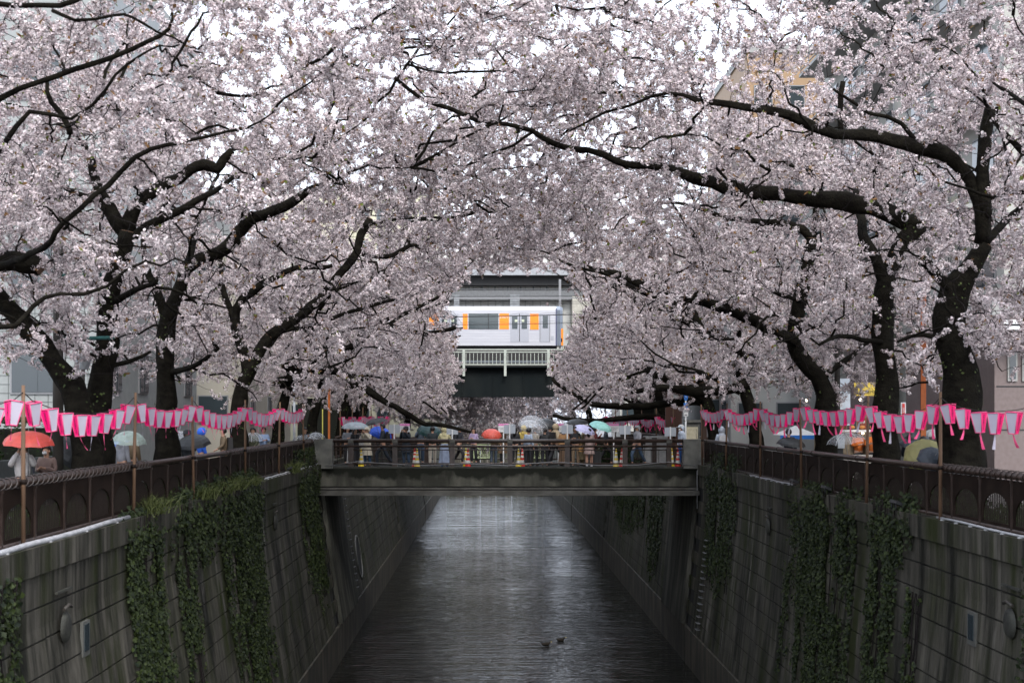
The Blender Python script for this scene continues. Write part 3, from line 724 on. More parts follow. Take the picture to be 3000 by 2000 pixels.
    if hat:
        mb = MB(); mb.lathe(hc, [(.17*k if hat != 'cap' else .118*k, .02*k), (.115*k, .04*k), (.108*k, .11*k), (.06*k, .14*k), (.001, .145*k)], 14)
        if hat == 'cap': mb.box(hc+V(0, -.14, .035), (.15*k, .12*k, .015*k))
        obj('hat', mb, cmat('cloth_hat_'+hat, (.7, .7, .68) if hat == 'cap' else (.02, .02, .025)), t)
    mb = MB()
    for s in (-1, 1): mb.ball(hm+V(s*.032, -.088, .0), .010*k, 6, 4)
    mb.box(hm+V(0, -.094, -.058), (.04*k, .01*k, .008*k)); obj('eyes_and_mouth', mb, M['hair'], t)
    mb = MB(); mb.ball(hm+V(0, -.102, -.022), (.012*k, .018*k, .022*k), 6, 4)
    for s in (-1, 1): mb.ball(hm+V(s*.082, 0, -.01), (.012*k, .022*k, .034*k), 6, 4)
    obj('nose_and_ears', mb, M['skin'], t)
    if mask: mb = MB(); mb.ball(hm+V(0, -.07, -.045), (.055*k, .05*k, .045*k), 8, 6); obj('face_mask', mb, M['white'], t)
    if pack: mb = MB(); mb.box(V(0, .20, 1.18), (.30*k, .16*k, .42*k), taper=.85); obj('backpack', mb, cmat('cloth_pack_%d' % int(pack[0]*1000), pack), t)
    if bag: mb = MB(); mb.box(V(.26, -.05, .80), (.12*k, .28*k, .30*k), taper=.8); mb.tube([V(.25, -.12, .92), V(.16, -.05, 1.40), V(.25, .03, .92)], .012*k, 5); obj('shoulder_bag', mb, cmat('cloth_bag_%d' % int(bag[0]*1000), bag), t)
    return t
def umbrella(px, py, Y, w, label, col=None, clear=False, tilt=(0, 0), inner=None, h=None, x=None, hold=.75, spot_=None):
    """px, py: the top of the canopy; w: radius in metres"""
    p = P(px, py, Y); h = h or w*.42
    from mathutils import Euler
    t = thing('umbrella', label, 'umbrella', p-(Euler((tilt[0], tilt[1], 0)).to_matrix() @ Vector((0, 0, .85)))); t.rotation_euler = (tilt[0], tilt[1], 0)
    m_ = M['clear'] if clear and not col else cmat(col[0], col[1], .5, alpha=.55 if clear else None)
    mb = MB(); N1, N2 = 8, 5; vs = []; K = N1*2
    for i in range(N2+1):
        f = i/N2
        for q in range(K):
            an = 2*PI*q/K; sc_ = 1 if q % 2 == 0 else (1-.06*f)
            r = w*math.sin(f*PI*.46)/math.sin(PI*.46)*sc_; z = .85-h*(1-math.cos(f*PI*.46))/(1-math.cos(PI*.46)) - (0 if q % 2 == 0 else -.015*f)
            vs.append((r*math.cos(an), r*math.sin(an), z))
    mb.add(vs, [(i*K+q, i*K+(q+1) % K, (i+1)*K+(q+1) % K, (i+1)*K+q) for i in range(N2) for q in range(K)], 0, False)
    obj('canopy', mb, [m_], t)
    rm = M['white'] if clear else M['bar']
    rb = MB()
    pts = [(w*math.sin(f*PI*.46)/math.sin(PI*.46), 0, .85-.012-h*(1-math.cos(f*PI*.46))/(1-math.cos(PI*.46))) for f in (0.02, .25, .5, .75, 1)]
    rb.tube(pts, .007, 4); rme = rb.mesh('rib', rm)
    for q in range(8): link('rib', rme, t, (0, 0, 0), 2*PI*q/8)
    mb = MB(); mb.tube([(0, 0, .93), (0, 0, .05)], [.006, .009], 6); obj('shaft', mb, M['steel'], t)
    mb = MB(); mb.tube([(0, 0, .08), (0, 0, -.02), (.03, 0, -.06), (.06, 0, -.03)], .013, 6); obj('handle', mb, M['black'], t)
K_ = lambda *a: a
person(1040, 59.2, 'person in a long black dress with a cream shoulder bag under a pale umbrella', 1.60, .7, 'phone', ('black', (.012, .012, .016)), ('black', (.012, .012, .016)), coat=.12, hair='long', bag=(.5, .47, .38))
person(1076, 58.6, 'person in a beige hooded raincoat and jeans raising both hands', 1.60, -.6, 'photo', ('beigerain', (.52, .47, .38)), ('navyjeans', (.02, .05, .10)), coat=.52, hood=True, seed=2)
person(1122, 59.6, 'person in a dark jacket with a backpack walking under a black umbrella', 1.76, -1.35, 'walk', ('navy', (.015, .02, .032)), ('darknavy', (.012, .018, .03)), pack=(.012, .012, .014), hair='short')
person(1190, 59.0, 'person in a dark hood with a red scarf taking a photo', 1.64, -.5, 'photo', ('darkblue', (.012, .018, .03)), ('jeans', (.04, .07, .12)), coat=.62, hat='beret')
person(1267, 59.2, 'person in cream trousers and a dark coat behind a dark green umbrella', 1.66, PI, 'stand', ('darkgreen', (.02, .03, .035)), ('cream', (.50, .45, .38)))
person(1302, 58.4, 'guard in a translucent blue raincoat over a yellow jacket with a white harness', 1.64, PI, 'rail', ('paleyellow', (.58, .52, .30)), ('blueveil', (.32, .38, .52)), hood=True, skirt=.12, shoes=(.02, .10, .3), pack=None)
person(1446, 60.0, 'person in a tan coat and jeans under the red umbrella', 1.58, PI, 'hold', ('tan', (.36, .25, .15)), ('greyjeans', (.06, .08, .11)), hair='long', bag=(.35, .30, .34))
person(1509, 60.2, 'person in a black padded coat left of the large clear umbrella', 1.60, 2.8, 'stand', ('black', (.012, .012, .016)), ('black', (.012, .012, .016)), hair='long')
person(1566, 59.6, 'person in a cream jacket under the large clear umbrella', 1.62, 2.6, 'hold', ('cream', (.50, .45, .38)), ('black', (.012, .012, .016)), hairm=mat('brown_hair', (.05, .025, .012), .5))
person(1596, 58.8, 'person in a black sweater standing beside the large clear umbrella', 1.60, PI, 'hold', ('blackknit', (.010, .010, .010)), ('black', (.012, .012, .016)))
person(1627, 59.8, 'person in a tan hoodie with a black backpack walking away', 1.74, 2.4, 'walk', ('hoodie', (.40, .31, .20)), ('black', (.012, .012, .016)), hood=True, pack=(.02, .018, .018))
person(1652, 59.0, 'person in a brown pleated skirt with an orange-brown backpack', 1.62, 2.9, 'stand', ('camel', (.38, .22, .10)), ('brownskirt', (.13, .075, .04)), skirt=.10, hair='long', hairm=mat('red_hair', (.05, .012, .012), .5), pack=(.36, .19, .08))
person(1686, 58.7, 'person in a black jacket over a pale blue shirt looking down', 1.66, -.4, 'phone', ('blackjacket', (.014, .014, .018)), ('shorts', (.22, .15, .09)), bag=(.34, .18, .06))
person(1708, 59.6, 'person in a khaki coat turned towards the white umbrella', 1.62, 1.5, 'phone', ('khaki', (.30, .23, .12)), ('khaki2', (.20, .15, .07)), coat=.30)
person(1726, 58.6, 'person in a short pinkish coat and white trainers under a white umbrella', 1.58, 2.9, 'hold', ('dustypink', (.36, .26, .24)), ('skinleg', (.42, .24, .17)), coat=.58, hair='long', shoes=(.7, .7, .75))
person(1742, 61.0, 'person in a dark coat under the mint umbrella', 1.62, 1.2, 'hold', ('wine', (.16, .03, .03)), ('black', (.012, .012, .016)), hair='long')
person(1997, 58.9, 'guard in a white peaked cap, face mask and clear blue raincoat', 1.70, -1.2, 'stand', ('raincoat', (.42, .47, .56)), ('blue', (.02, .09, .30)), hood=True, hat='cap', mask=True)
person(2083, 54.5, 'guard seen from behind in a white hood with a reflective harness', 1.66, PI, 'stand', ('raincoat2', (.46, .50, .58)), ('blue', (.02, .09, .30)), hood=True, pack=(.55, .55, .57), x=8.95)
person(1018, 61.5, 'person in a grey anorak standing at the left-bank end behind the black dress', 1.64, .4, 'phone', ('greyanorak', (.13, .14, .16)), ('black', (.012, .012, .016)))
person(1150, 61.8, 'person with long hair in a dark red coat behind the blue umbrella', 1.60, 2.0, 'stand', ('darkred', (.16, .025, .03)), ('black', (.012, .012, .016)), hair='long')
person(1232, 61.5, 'person in a slate jacket between the photographer and the green umbrella', 1.68, .2, 'photo', ('slatejacket', (.07, .09, .12)), ('jeans', (.04, .07, .12)))
person(1345, 61.6, 'person in a dark quilted coat just right of the raincoat guard', 1.66, 1.1, 'walk', ('quilt', (.02, .022, .03)), ('black', (.012, .012, .016)), pack=(.02, .018, .018))
person(1388, 62.0, 'person in a lilac cardigan in front of the first cream panel', 1.58, -.5, 'phone', ('lilac', (.34, .26, .40)), ('black', (.012, .012, .016)), hair='long')
person(1472, 61.8, 'person in a brown duffle coat right of the red umbrella', 1.64, .9, 'stand', ('duffle', (.12, .07, .035)), ('black', (.012, .012, .016)), coat=.5)
person(1534, 61.2, 'person in a yellow cap-like hood seen through the clear vinyl', 1.66, 2.9, 'phone', ('mustard', (.45, .33, .08)), ('black', (.012, .012, .016)), hood=True)
person(1548, 58.4, 'person in a pale blue jacket holding a folded umbrella low', 1.60, 2.4, 'stand', ('iceblue', (.36, .42, .52)), ('black', (.012, .012, .016)))
person(1610, 61.4, 'person in a charcoal coat behind the black sweater', 1.70, 2.2, 'hold', ('charcoal', (.025, .026, .028)), ('black', (.012, .012, .016)))
person(1668, 61.6, 'person in a wine-red hat behind the brown pleated skirt', 1.62, -2.4, 'stand', ('wine', (.16, .03, .03)), ('black', (.012, .012, .016)), hat='beret')
person(1775, 61.6, 'person in a dark raincoat at the right tip of the mint umbrella', 1.66, 1.6, 'walk', ('darkrain', (.02, .03, .04)), ('black', (.012, .012, .016)))
person(1868, 61.0, 'person in a grey hoodie alone near the right-bank end', 1.66, -.9, 'walk', ('greyhood', (.30, .30, .33)), ('jeans', (.04, .07, .12)), hood=True)
# left bank
person(72, 27.5, 'person with long dark hair in a white blouse under the coral umbrella', 1.60, .25, 'photo', ('blouse', (.52, .48, .46)), ('black', (.012, .012, .016)), hair='long', bag=(.03, .03, .05), x=-9.0)
person(134, 28.2, 'person in glasses and a mask beside the coral umbrella holding a phone', 1.52, -.2, 'phone', ('dustybrown', (.20, .13, .11)), ('black', (.012, .012, .016)), mask=True, x=-8.75)
person(358, 37, 'person in a grey hood under the pale green umbrella', 1.62, 2.6, 'stand', ('greyhood', (.30, .30, .33)), ('black', (.012, .012, .016)), hood=True)
person(385, 38, 'person in a brown jacket under the pale green umbrella', 1.66, 2.9, 'stand', ('brownjacket', (.13, .09, .05)), ('black', (.012, .012, .016)))
person(548, 39.5, 'person in a grey suit jacket and hat under a black umbrella', 1.68, .3, 'hold', ('greysuit', (.05, .055, .06)), ('black', (.012, .012, .016)), hat='fedora')
person(590, 44, 'person in a bright blue rain poncho with its hood up', 1.70, 2.2, 'stand', ('poncho', (.02, .12, .62)), ('black', (.012, .012, .016)), hood=True)
person(655, 46, 'person carrying a large dark bag among the left-bank crowd', 1.72, -1.2, 'walk', ('brownjacket', (.13, .09, .05)), ('black', (.012, .012, .016)), pack=(.02, .025, .03))
person(742, 52, 'person in an olive jacket walking beneath the lanterns', 1.66, -.4, 'walk', ('olive', (.07, .075, .04)), ('black', (.012, .012, .016)))
person(772, 55, 'person in a pale blue shirt near the footbridge corner', 1.66, .4, 'phone', ('paleblue', (.30, .40, .60)), ('jeans', (.04, .07, .12)))
person(893, 58, 'person in a dark coat beneath the clear umbrella at the bridge corner', 1.62, .3, 'hold', ('darkblue', (.012, .018, .03)), ('black', (.012, .012, .016)), hair='long')
# right bank
person(2310, 46, 'person in a navy coat beneath a small black umbrella', 1.68, 2.8, 'hold', ('navy', (.015, .02, .032)), ('black', (.012, .012, .016)))
person(2668, 34.5, 'person in a navy coat beside the olive umbrella', 1.66, 2.6, 'hold', ('navy', (.015, .02, .032)), ('black', (.012, .012, .016)))
person(2725, 33, 'person behind the olive umbrella in black clothes', 1.62, 2.9, 'stand', ('black', (.012, .012, .016)), ('black', (.012, .012, .016)), x=10.1)
umbrella(1040, 1236, 59.0, .58, 'pale patterned clear umbrella over the black dress', ('pale_vinyl', (.62, .74, .80)), True, (.1, .0))
umbrella(1098, 1226, 60.0, .50, 'black folding umbrella held over the walking backpacker', ('black_canopy', (.018, .02, .022)), False, (.1, -.25), h=.2)
umbrella(1120, 1252, 61.2, .52, 'royal blue umbrella behind the walking backpacker', ('blue_canopy', (.01, .08, .55)), False, (.3, .3), h=.35)
umbrella(1262, 1246, 59.6, .55, 'dark green umbrella tilted behind the cream trousers', ('green_canopy', (.012, .05, .05)), False, (.3, .2), h=.35)
umbrella(1441, 1258, 59.6, .44, 'red umbrella half hidden by the railing and a blossom sprig', ('red_canopy', (.60, .08, .05)), False, (.35, .05), h=.28)
umbrella(1568, 1226, 58.9, .66, 'large clear vinyl umbrella tilted over the cream jacket', None, True, (.55, .25), h=.42)
umbrella(1550, 1230, 62, .5, 'clear umbrella just behind the large clear one', None, True, (.1, 0), h=.25)
umbrella(1612, 1229, 60.2, .5, 'black umbrella behind the large clear one', ('black_canopy', (.018, .02, .022)), False, (.2, .35), h=.3)
umbrella(1692, 1227, 61.0, .50, 'black umbrella above the grey placard and the white umbrella', ('black_canopy', (.018, .02, .022)), False, (.1, .0), h=.2)
umbrella(1716, 1246, 58.8, .48, 'white umbrella with violet sketches and a violet edge', ('violet_white', (.62, .60, .88)), False, (.15, .3), h=.26)
umbrella(1765, 1236, 59.2, .50, 'mint green umbrella with small dark dots', ('mint_canopy', (.38, .76, .70)), False, (.2, .32), h=.27)
umbrella(84, 1263, 27.2, .50, 'coral umbrella over two people by the left-bank fence', ('coral_canopy', (.62, .08, .06)), False, (.12, .05), h=.25, )
umbrella(378, 1262, 37, .47, 'pale green translucent umbrella between two trunks', ('pale_green_canopy', (.50, .62, .55)), True, (.1, .05), h=.33)
umbrella(350, 1288, 38.5, .45, 'blue umbrella tucked behind the pale green one', ('navy_canopy', (.08, .14, .42)), False, (.1, -.1), h=.25)
umbrella(225, 1305, 31, .5, 'furled-low black umbrella against the nearest left-bank trunk', ('black_canopy', (.018, .02, .022)), False, (.3, .8), h=.3)
umbrella(562, 1274, 39.2, .50, 'black umbrella over the person in a grey suit', ('black_canopy', (.018, .02, .022)), False, (.25, -.1), h=.3)
umbrella(520, 1262, 43, .5, 'clear umbrella behind the black one on the left bank', None, True, (.1, 0), h=.3)
umbrella(741, 1266, 52, .40, 'small clear umbrella by the trunk near the footbridge', None, True, (.1, 0), h=.3)
umbrella(893, 1272, 58, .55, 'clear umbrella at the left-bank corner of the footbridge', None, True, (.1, 0), h=.32)
umbrella(925, 1266, 60, .4, 'smaller clear umbrella behind the corner one', None, True, (.1, 0), h=.25)
umbrella(2320, 1282, 46, .48, 'small black umbrella behind the right-bank lanterns', ('black_canopy', (.018, .02, .022)), False, (.15, .1), h=.24)
umbrella(2740, 1334, 29.8, .33, 'slate umbrella overlapping the olive one beside the nearest trunk', ('slate_canopy', (.035, .045, .06)), False, (1.0, .1), h=.2)
umbrella(2722, 1318, 30.2, .50, 'olive umbrella leaning back by the nearest right-bank trunk', ('olive_canopy', (.24, .22, .08)), False, (.9, -.1), h=.3)
umbrella(2668, 1286, 34.5, .30, 'dark grey umbrella above the olive one', ('slate_canopy', (.035, .045, .06)), False, (.1, .1), h=.2)
umbrella(2690, 1266, 37, .34, 'slate umbrella touching a pale one behind the lanterns', ('slate_canopy', (.035, .045, .06)), False, (.1, .1), h=.2)
umbrella(2738, 1257, 38, .28, 'pale grey umbrella beside the slate one', ('pale_grey_canopy', (.45, .47, .48)), True, (.1, .1), h=.2)
umbrella(2475, 1268, 40, .55, 'wide clear umbrella in front of the food stall', None, True, (.1, -.15), h=.25)
t = thing('suitcase', 'black upright suitcase beside the pinkish coat', 'suitcase', ((1748-1430)*59/F, 59.0, 0)); mb = MB(); mb.box((0, 0, .34), (.36, .24, .58)); obj('shell', mb, M['black'], t); mb = MB(); mb.tube([(-.1, 0, .62), (-.1, 0, .85), (.1, 0, .85), (.1, 0, .62)], .012, 5); obj('handle', mb, M['steel'], t)
# harness on the guard
# ducks
for px, py, lb in ((1600, 1889, 'dark duck paddling, lower of the pair on the water'), (1643, 1876, 'dark duck paddling, upper of the pair on the water')):
    s_ = (py-1218); Y = (EYE-ZW)*F/s_
    t = thing('duck', lb, 'duck', ((px-1430)*Y/F, Y, ZW+.02), rnd.uniform(-.4, .4))
    dk = cmat('duck_feathers', (.04, .03, .02)); mb = MB()
    mb.tube([(-.22, 0, .07), (-.15, 0, .04), (0, 0, .035), (.10, 0, .045), (.14, 0, .07), (.15, 0, .10), (.165, 0, .125), (.19, 0, .13)], [.01, .05, .085, .07, .035, .028, .036, .012], 10); obj('body', mb, dk, t)
    mb = MB(); mb.box((.225, 0, .118), (.06, .03, .012)); obj('bill', mb, M['yellow'], t)
# convert the skinned figures to plain meshes
dg = bpy.context.evaluated_depsgraph_get(); dg.update()
for o in PEND:
    me = bpy.data.meshes.new_from_object(o.evaluated_get(dg)); me.name = o.name; o.modifiers.clear(); o.data = me
# ------------------------------------------------------------------ railway viaduct, train, station
VY = 92.5
def vp(px): return (px-1430)*VY/F
vt = thing('viaduct', 'dark steel railway girder bridge crossing the river with a pale green railing', 'viaduct', (0, VY, 0))
z0, z1 = EYE+(1218-1163)*VY/F, EYE+(1218-1073)*VY/F
M['girder'] = mat('black_green_girder', (.006, .009, .010), .6, col2=(.012, .015, .015), spec=.08, scale=.8, stretch=(1, 1, .4))
mb = MB(); mb.box((0, .3, (z0+z1)/2), (44, .4, z1-z0)); obj('girder', mb, M['girder'], vt)
mb = MB(); mb.box((0, .05, z0+.04), (44, .9, .08)); mb.box((0, .05, z1-.04), (44, .9, .08)); obj('girder_flange', mb, M['girder'], vt)
mb = MB(); mb.box((0, .06, (z0+z1)/2), (.04, .12, z1-z0-.16)); sm = mb.mesh('stiffener', M['girder'])
for k in range(-10, 11): link('stiffener', sm, vt, (k*2.0+.3, 0, 0))
mb = MB(); mb.box((0, 7, z1+.1), (44, 13, .3)); obj('deck', mb, M['dsteel'], vt)
fz0, fz1 = EYE+(1218-1068)*VY/F, EYE+(1218-1035)*VY/F
cream = cmat('pale_green_paint', (.60, .64, .57))
mb = MB()
for z in (fz0, fz1+.08, fz1+.24): mb.box((0, -.3, z), (40, .06, .07))
obj('handrail', mb, cream, vt)
pl_ = MB(); pl_.box((0, -.36, (fz0+fz1)/2-.25), (.16, .1, fz1-fz0+1.0)); plm = pl_.mesh('stanchion', cream)
for px in (1359, 1480, 1606, 1730, 1238, 1117): link('stanchion', plm, vt, (vp(px), 0, 0))
bar = MB(); bar.box((0, -.3, (fz0+fz1)/2), (.035, .035, fz1-fz0)); bm_ = bar.mesh('baluster', cream)
for k in range(-36, 60):
    link('baluster', bm_, vt, (k*.247-.2, 0, 0))
mb = MB(); mb.box((0, .6, fz0+.15), (40, .1, .3)); obj('cable_tray', mb, cmat('tray_grey', (.16, .18, .20)), vt)
mb = MB(); mb.box((0, 1.0, (fz0+fz1)/2+.1), (40, .1, fz1-fz0+.5)); obj('dark_deck_screen', mb, cmat('deck_screen_dark', (.022, .02, .02)), vt)  # added dark band, hides the brightly lit deck behind the railing
for s_ in (-1, 1):
    mb = MB(); mb.box((s_*11.6+.8, 6.5, 1.6), (3.2, 13, 3.3)); obj('abutment', mb, M['beam'], vt)
# train
TY = 94.7
tz = lambda y: EYE-(y-1218)*TY/F
tx = lambda x: (x-1430)*TY/F
silver = mat('train_silver', (.62, .62, .66), .35, .1, col2=(.55, .55, .60), scale=.6, stretch=(1, 1, 16))
dooral = mat('train_door', (.44, .45, .50), .4, .1)
orange = mat('train_orange', (.90, .25, .01), .4)
zb, zt = tz(1012), tz(896)
def train_car(nose_px, length, label, front=True):
    xe = tx(nose_px); t = thing('train_car', label, 'train', (xe, TY, zb))
    H = zt-zb; W_ = 2.8
    sec = [(0, 0), (0, H*.90), (.10, H*.965), (.35, H), (W_-.35, H), (W_-.1, H*.965), (W_, H*.9), (W_, 0)]
    mb = MB()
    xs = [(-length, 1), (-.45, 1)]
    vs = []
    for x, sc_ in xs: vs += [(x, y, z) for y, z in sec]
    K = len(sec); f = [(i, (i+1) % K, K+(i+1) % K, K+i) for i in range(K)]; f.append(tuple(range(K))); mb.add(vs, [q[::-1] for q in f]); obj('body_shell', mb, silver, t)
    if front:
        mb = MB(); vs = []
        for x, ins in ((-.45, 0), (-.2, .05), (-.02, .28)):
            vs += [(x, ins+(y/W_)*(W_-2*ins), z*(1 if ins < .2 else .97)) for y, z in sec]
        f = [(j*K+i, j*K+(i+1) % K, (j+1)*K+(i+1) % K, (j+1)*K+i) for j in range(2) for i in range(K)]+[tuple(range(2*K, 3*K))[::-1]]
        mb.add(vs, [q[::-1] for q in f]); obj('cab_front', mb, mat('cab_grey', (.20, .23, .28), .25, .3), t)
        mb = MB(); mb.box((-.47, -.012, H*.47), (.06, .04, H*.94)); obj('corner_post', mb, mat('cab_navy', (.05, .05, .12), .3), t)
        mb = MB(); mb.box((-.12, W_/2, H*.22), (.26, W_-.3, H*.42)); obj('front_panel', mb, orange, t)
        mb = MB(); mb.box((-.10, .18, H*.14), (.1, .06, .25)); obj('headlight', mb, M['glass'], t)
    def rect(name, a, b_, y0_, y1_, m_, out, par=t, th=.02):
        mbx = MB(); xa, xb = tx(a)-xe, tx(b_)-xe; za, zb_ = tz(y0_)-zb, tz(y1_)-zb
        mbx.box(((xa+xb)/2, -out, (za+zb_)/2), (abs(xb-xa), th, abs(za-zb_))); return obj(name, mbx, m_, par)
    off = nose_px-1650
    if True:
        for dcx in (1522, 1316, 1110, 904):
            dcx += off
            for s_ in (-1, 1):
                d = rect('door', dcx+s_*1, dcx+s_*27, 919, 1002, dooral, .012)
                rect('door_window', dcx+s_*6+(0 if s_ > 0 else 0), dcx+s_*22, 925, 963, M['tglass'], .028, d)
                rect('door_sticker', dcx+s_*6, dcx+s_*14, 936, 943, cmat('sticker', (.6, .65, .5)), .042, d, .004)
            rect('door_gap', dcx-.8, dcx+.8, 919, 1000, M['black'], .02)
            if dcx == 1522+off: rect('orange_panel', dcx+31, dcx+56, 919, 965, orange, .014)
            rect('orange_panel', dcx-59, dcx-31, 918, 964, orange, .014)
            if dcx-150 > 700:
                rect('orange_panel', dcx-166, dcx-152, 919, 964, orange, .014)
                w_ = rect('side_window', dcx-149, dcx-62, 918, 964, M['tglass'], .016)
                rect('window_mullion', dcx-92, dcx-90, 918, 964, M['black'], .03, w_)
        d = rect('crew_door', 1581+off, 1612+off, 919, 1002, dooral, .012)
        rect('door_window', 1590+off, 1605+off, 925, 961, M['tglass'], .028, d)
        for gx in (1582, 1610): rect('grab_rail', gx+off-.7, gx+off+.7, 925, 1000, M['steel'], .05, t)
        rect('access_hatch', 1614+off, 1622+off, 984, 995, dooral, .015)
    if front: text('51071', .24, (tx(1477)-xe, -.03, tz(929)-zb), (PI/2, 0, 0), M['white'], t)
    for zc in np.linspace(.25, 1.0, 5): 
        mb = MB(); mb.box((-length/2-.5, -.003, zc), (length-1.2, .01, .012)); obj('body_ridge', mb, dooral, t)
    mb = MB(); mb.box((-length/2, W_/2, -.25), (length-.8, 2.3, .5)); obj('underframe', mb, M['black'], t)
    for bx in (-2.5, -length+2.5):
        for q in (-.9, .9):
            mb = MB(); mb.tube([(bx+q, .3, -.45), (bx+q, .45, -.45)], .42, 14); obj('wheel', mb, M['dsteel'], t)
    mb = MB(); mb.box((-11, W_/2, H+.18), (6, 2.0, .36)); obj('roof_unit', mb, cmat('roof_brown', (.10, .075, .07)), t)
    mb = MB(); mb.tube([(-1.0, W_/2, H), (-1.0, W_/2, H+.35)], [.12, .07], 8); obj('roof_antenna', mb, cmat('roof_brown', (.10, .075, .07)), t)
M['tglass'] = mat('train_window', (.035, .05, .055), .1, spec=.8)
train_car(1650, 20, 'silver and orange commuter train car with its cab end over the river')
train_car(1650-int(20.6*F/TY), 20, 'second silver and orange train car coupled behind the cab car', False)
# catenary, station
st = thing('station_building', 'pale station building with ribbed panels and a grey canopy behind the train', 'building', (0, 104, 0))
sz = lambda y: EYE-(y-1218)*104/F
sx = lambda x: (x-1430)*104/F
mb = MB(); mb.box((0, 4, 9), (60, 6, 10.6)); obj('wall', mb, mat('ribbed_panel', (.66, .65, .60), .6, col2=(.74, .73, .68), scale=1.5, stretch=(1, 1, .2)), st)
rb = MB(); rb.box((0, .97, 9), (.06, .08, 10.4)); rm_ = rb.mesh('rib_strip', cmat('rib_grey', (.42, .42, .38)))
for k in range(-28, 29): link('rib_strip', rm_, st, (k*.55, 0, 0))
mb = MB(); mb.box((sx(1450), .4, sz(864)), (17, .5, .68)); obj('canopy_beam', mb, cmat('beam_grey', (.15, .155, .16)), st)
mb = MB()
for k in range(22): mb.box((-9+k*.95, .5, sz(843)), (.07, .08, .45))
mb.box((sx(1450), .5, sz(832)), (22, .3, .12)); mb.box((sx(1450), .5, sz(846)), (22, .3, .08)); obj('canopy_truss', mb, cmat('beam_grey', (.15, .155, .16)), st)
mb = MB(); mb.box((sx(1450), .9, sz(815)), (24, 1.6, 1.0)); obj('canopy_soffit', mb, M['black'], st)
mb = MB(); mb.box((sx(1440), .6, sz(790)), (24, 2.4, .9)); obj('canopy_roof', mb, cmat('roof_grey', (.34, .35, .37)), st)
for a, b_ in ((1330, 1346), (1494, 1522)):
    mb = MB(); mb.box((sx((a+b_)/2), -.2, sz(884)), (sx(b_)-sx(a), .3, 1.0)); obj('control_box', mb, cmat('box_grey', (.22, .23, .24)), st)
ct = thing('catenary_mast', 'slim grey railway mast standing right of the train cab', 'mast', (tx(1650), 99, 5.4)); mb = MB(); mb.box((0, 0, 3), (.16, .16, 6.4)); obj('column', mb, M['steel'], ct)
mb = MB(); mb.box((-4, 0, 4.9), (16, .08, .08)); obj('arm', mb, M['steel'], ct)
for i, (y0_, r) in enumerate(((867, .02), (883, .015), (889, .015))):
    mb = MB(); mb.tube([(-14, 0, 0), (-4, 0, -.05), (6, 0, 0), (14, 0, .1)], r, 5); obj('overhead_wire', mb, M['black'], loc=(0, 98.5, EYE-(y0_-1218)*98.5/F), label='%s overhead contact wire above the train roof' % ('highest', 'middle', 'lowest')[i], category='wire')
# black telephone cables crossing before the viaduct
for i, (a, b_, r) in enumerate((((1130, 932), (2050, 912), .028), ((1130, 952), (2050, 940), .018))):
    p0, p1 = P(a[0]-500, a[1]+4, 86), P(b_[0]+300, b_[1]-8, 86); mid = (p0+p1)/2-Vector((0, 0, .12))
    mb = MB(); mb.tube([p0-p0, mid-p0, p1-p0], r, 5); obj('telephone_cable', mb, M['black'], loc=p0, label='%s black cable crossing the river in front of the train' % ('upper thick', 'lower thin')[i], category='cable')
    mb = MB(); pts = []
    for k in range(241):
        f = k/240; p = p0.lerp(p1, f); p.z -= .12*4*f*(1-f)/1.0*.5; ph = f*22*2*PI; pts.append(p-p0+Vector((0, .05*math.sin(ph), .10*abs(math.sin(ph/2)))))
    mb.tube(pts, .008, 3); obj('cable_hanger', mb, M['black'], loc=p0, label='wire looped along the %s cable in front of the train' % ('upper', 'lower')[i], category='wire')
# second train at the platform
t2 = thing('parked_train', 'cream and grey train standing at the platform right of the cab', 'train', (sx(1675), 103.2, sz(1030)))
mb = MB(); mb.box((7, 1.2, 2.0), (14, 2.4, 4.0)); obj('body_shell', mb, cmat('cream_train', (.42, .40, .34)), t2)
for k in range(5):
    mb = MB(); mb.box((1.0+k*1.5, -.03, 2.2), (.9, .04, 1.6)); o = obj('door', mb, cmat('cream_door', (.36, .35, .30)), t2); mb = MB(); mb.box((1.0+k*1.5, -.06, 2.5), (.5, .03, .7)); obj('pane', mb, M['glass'], o)
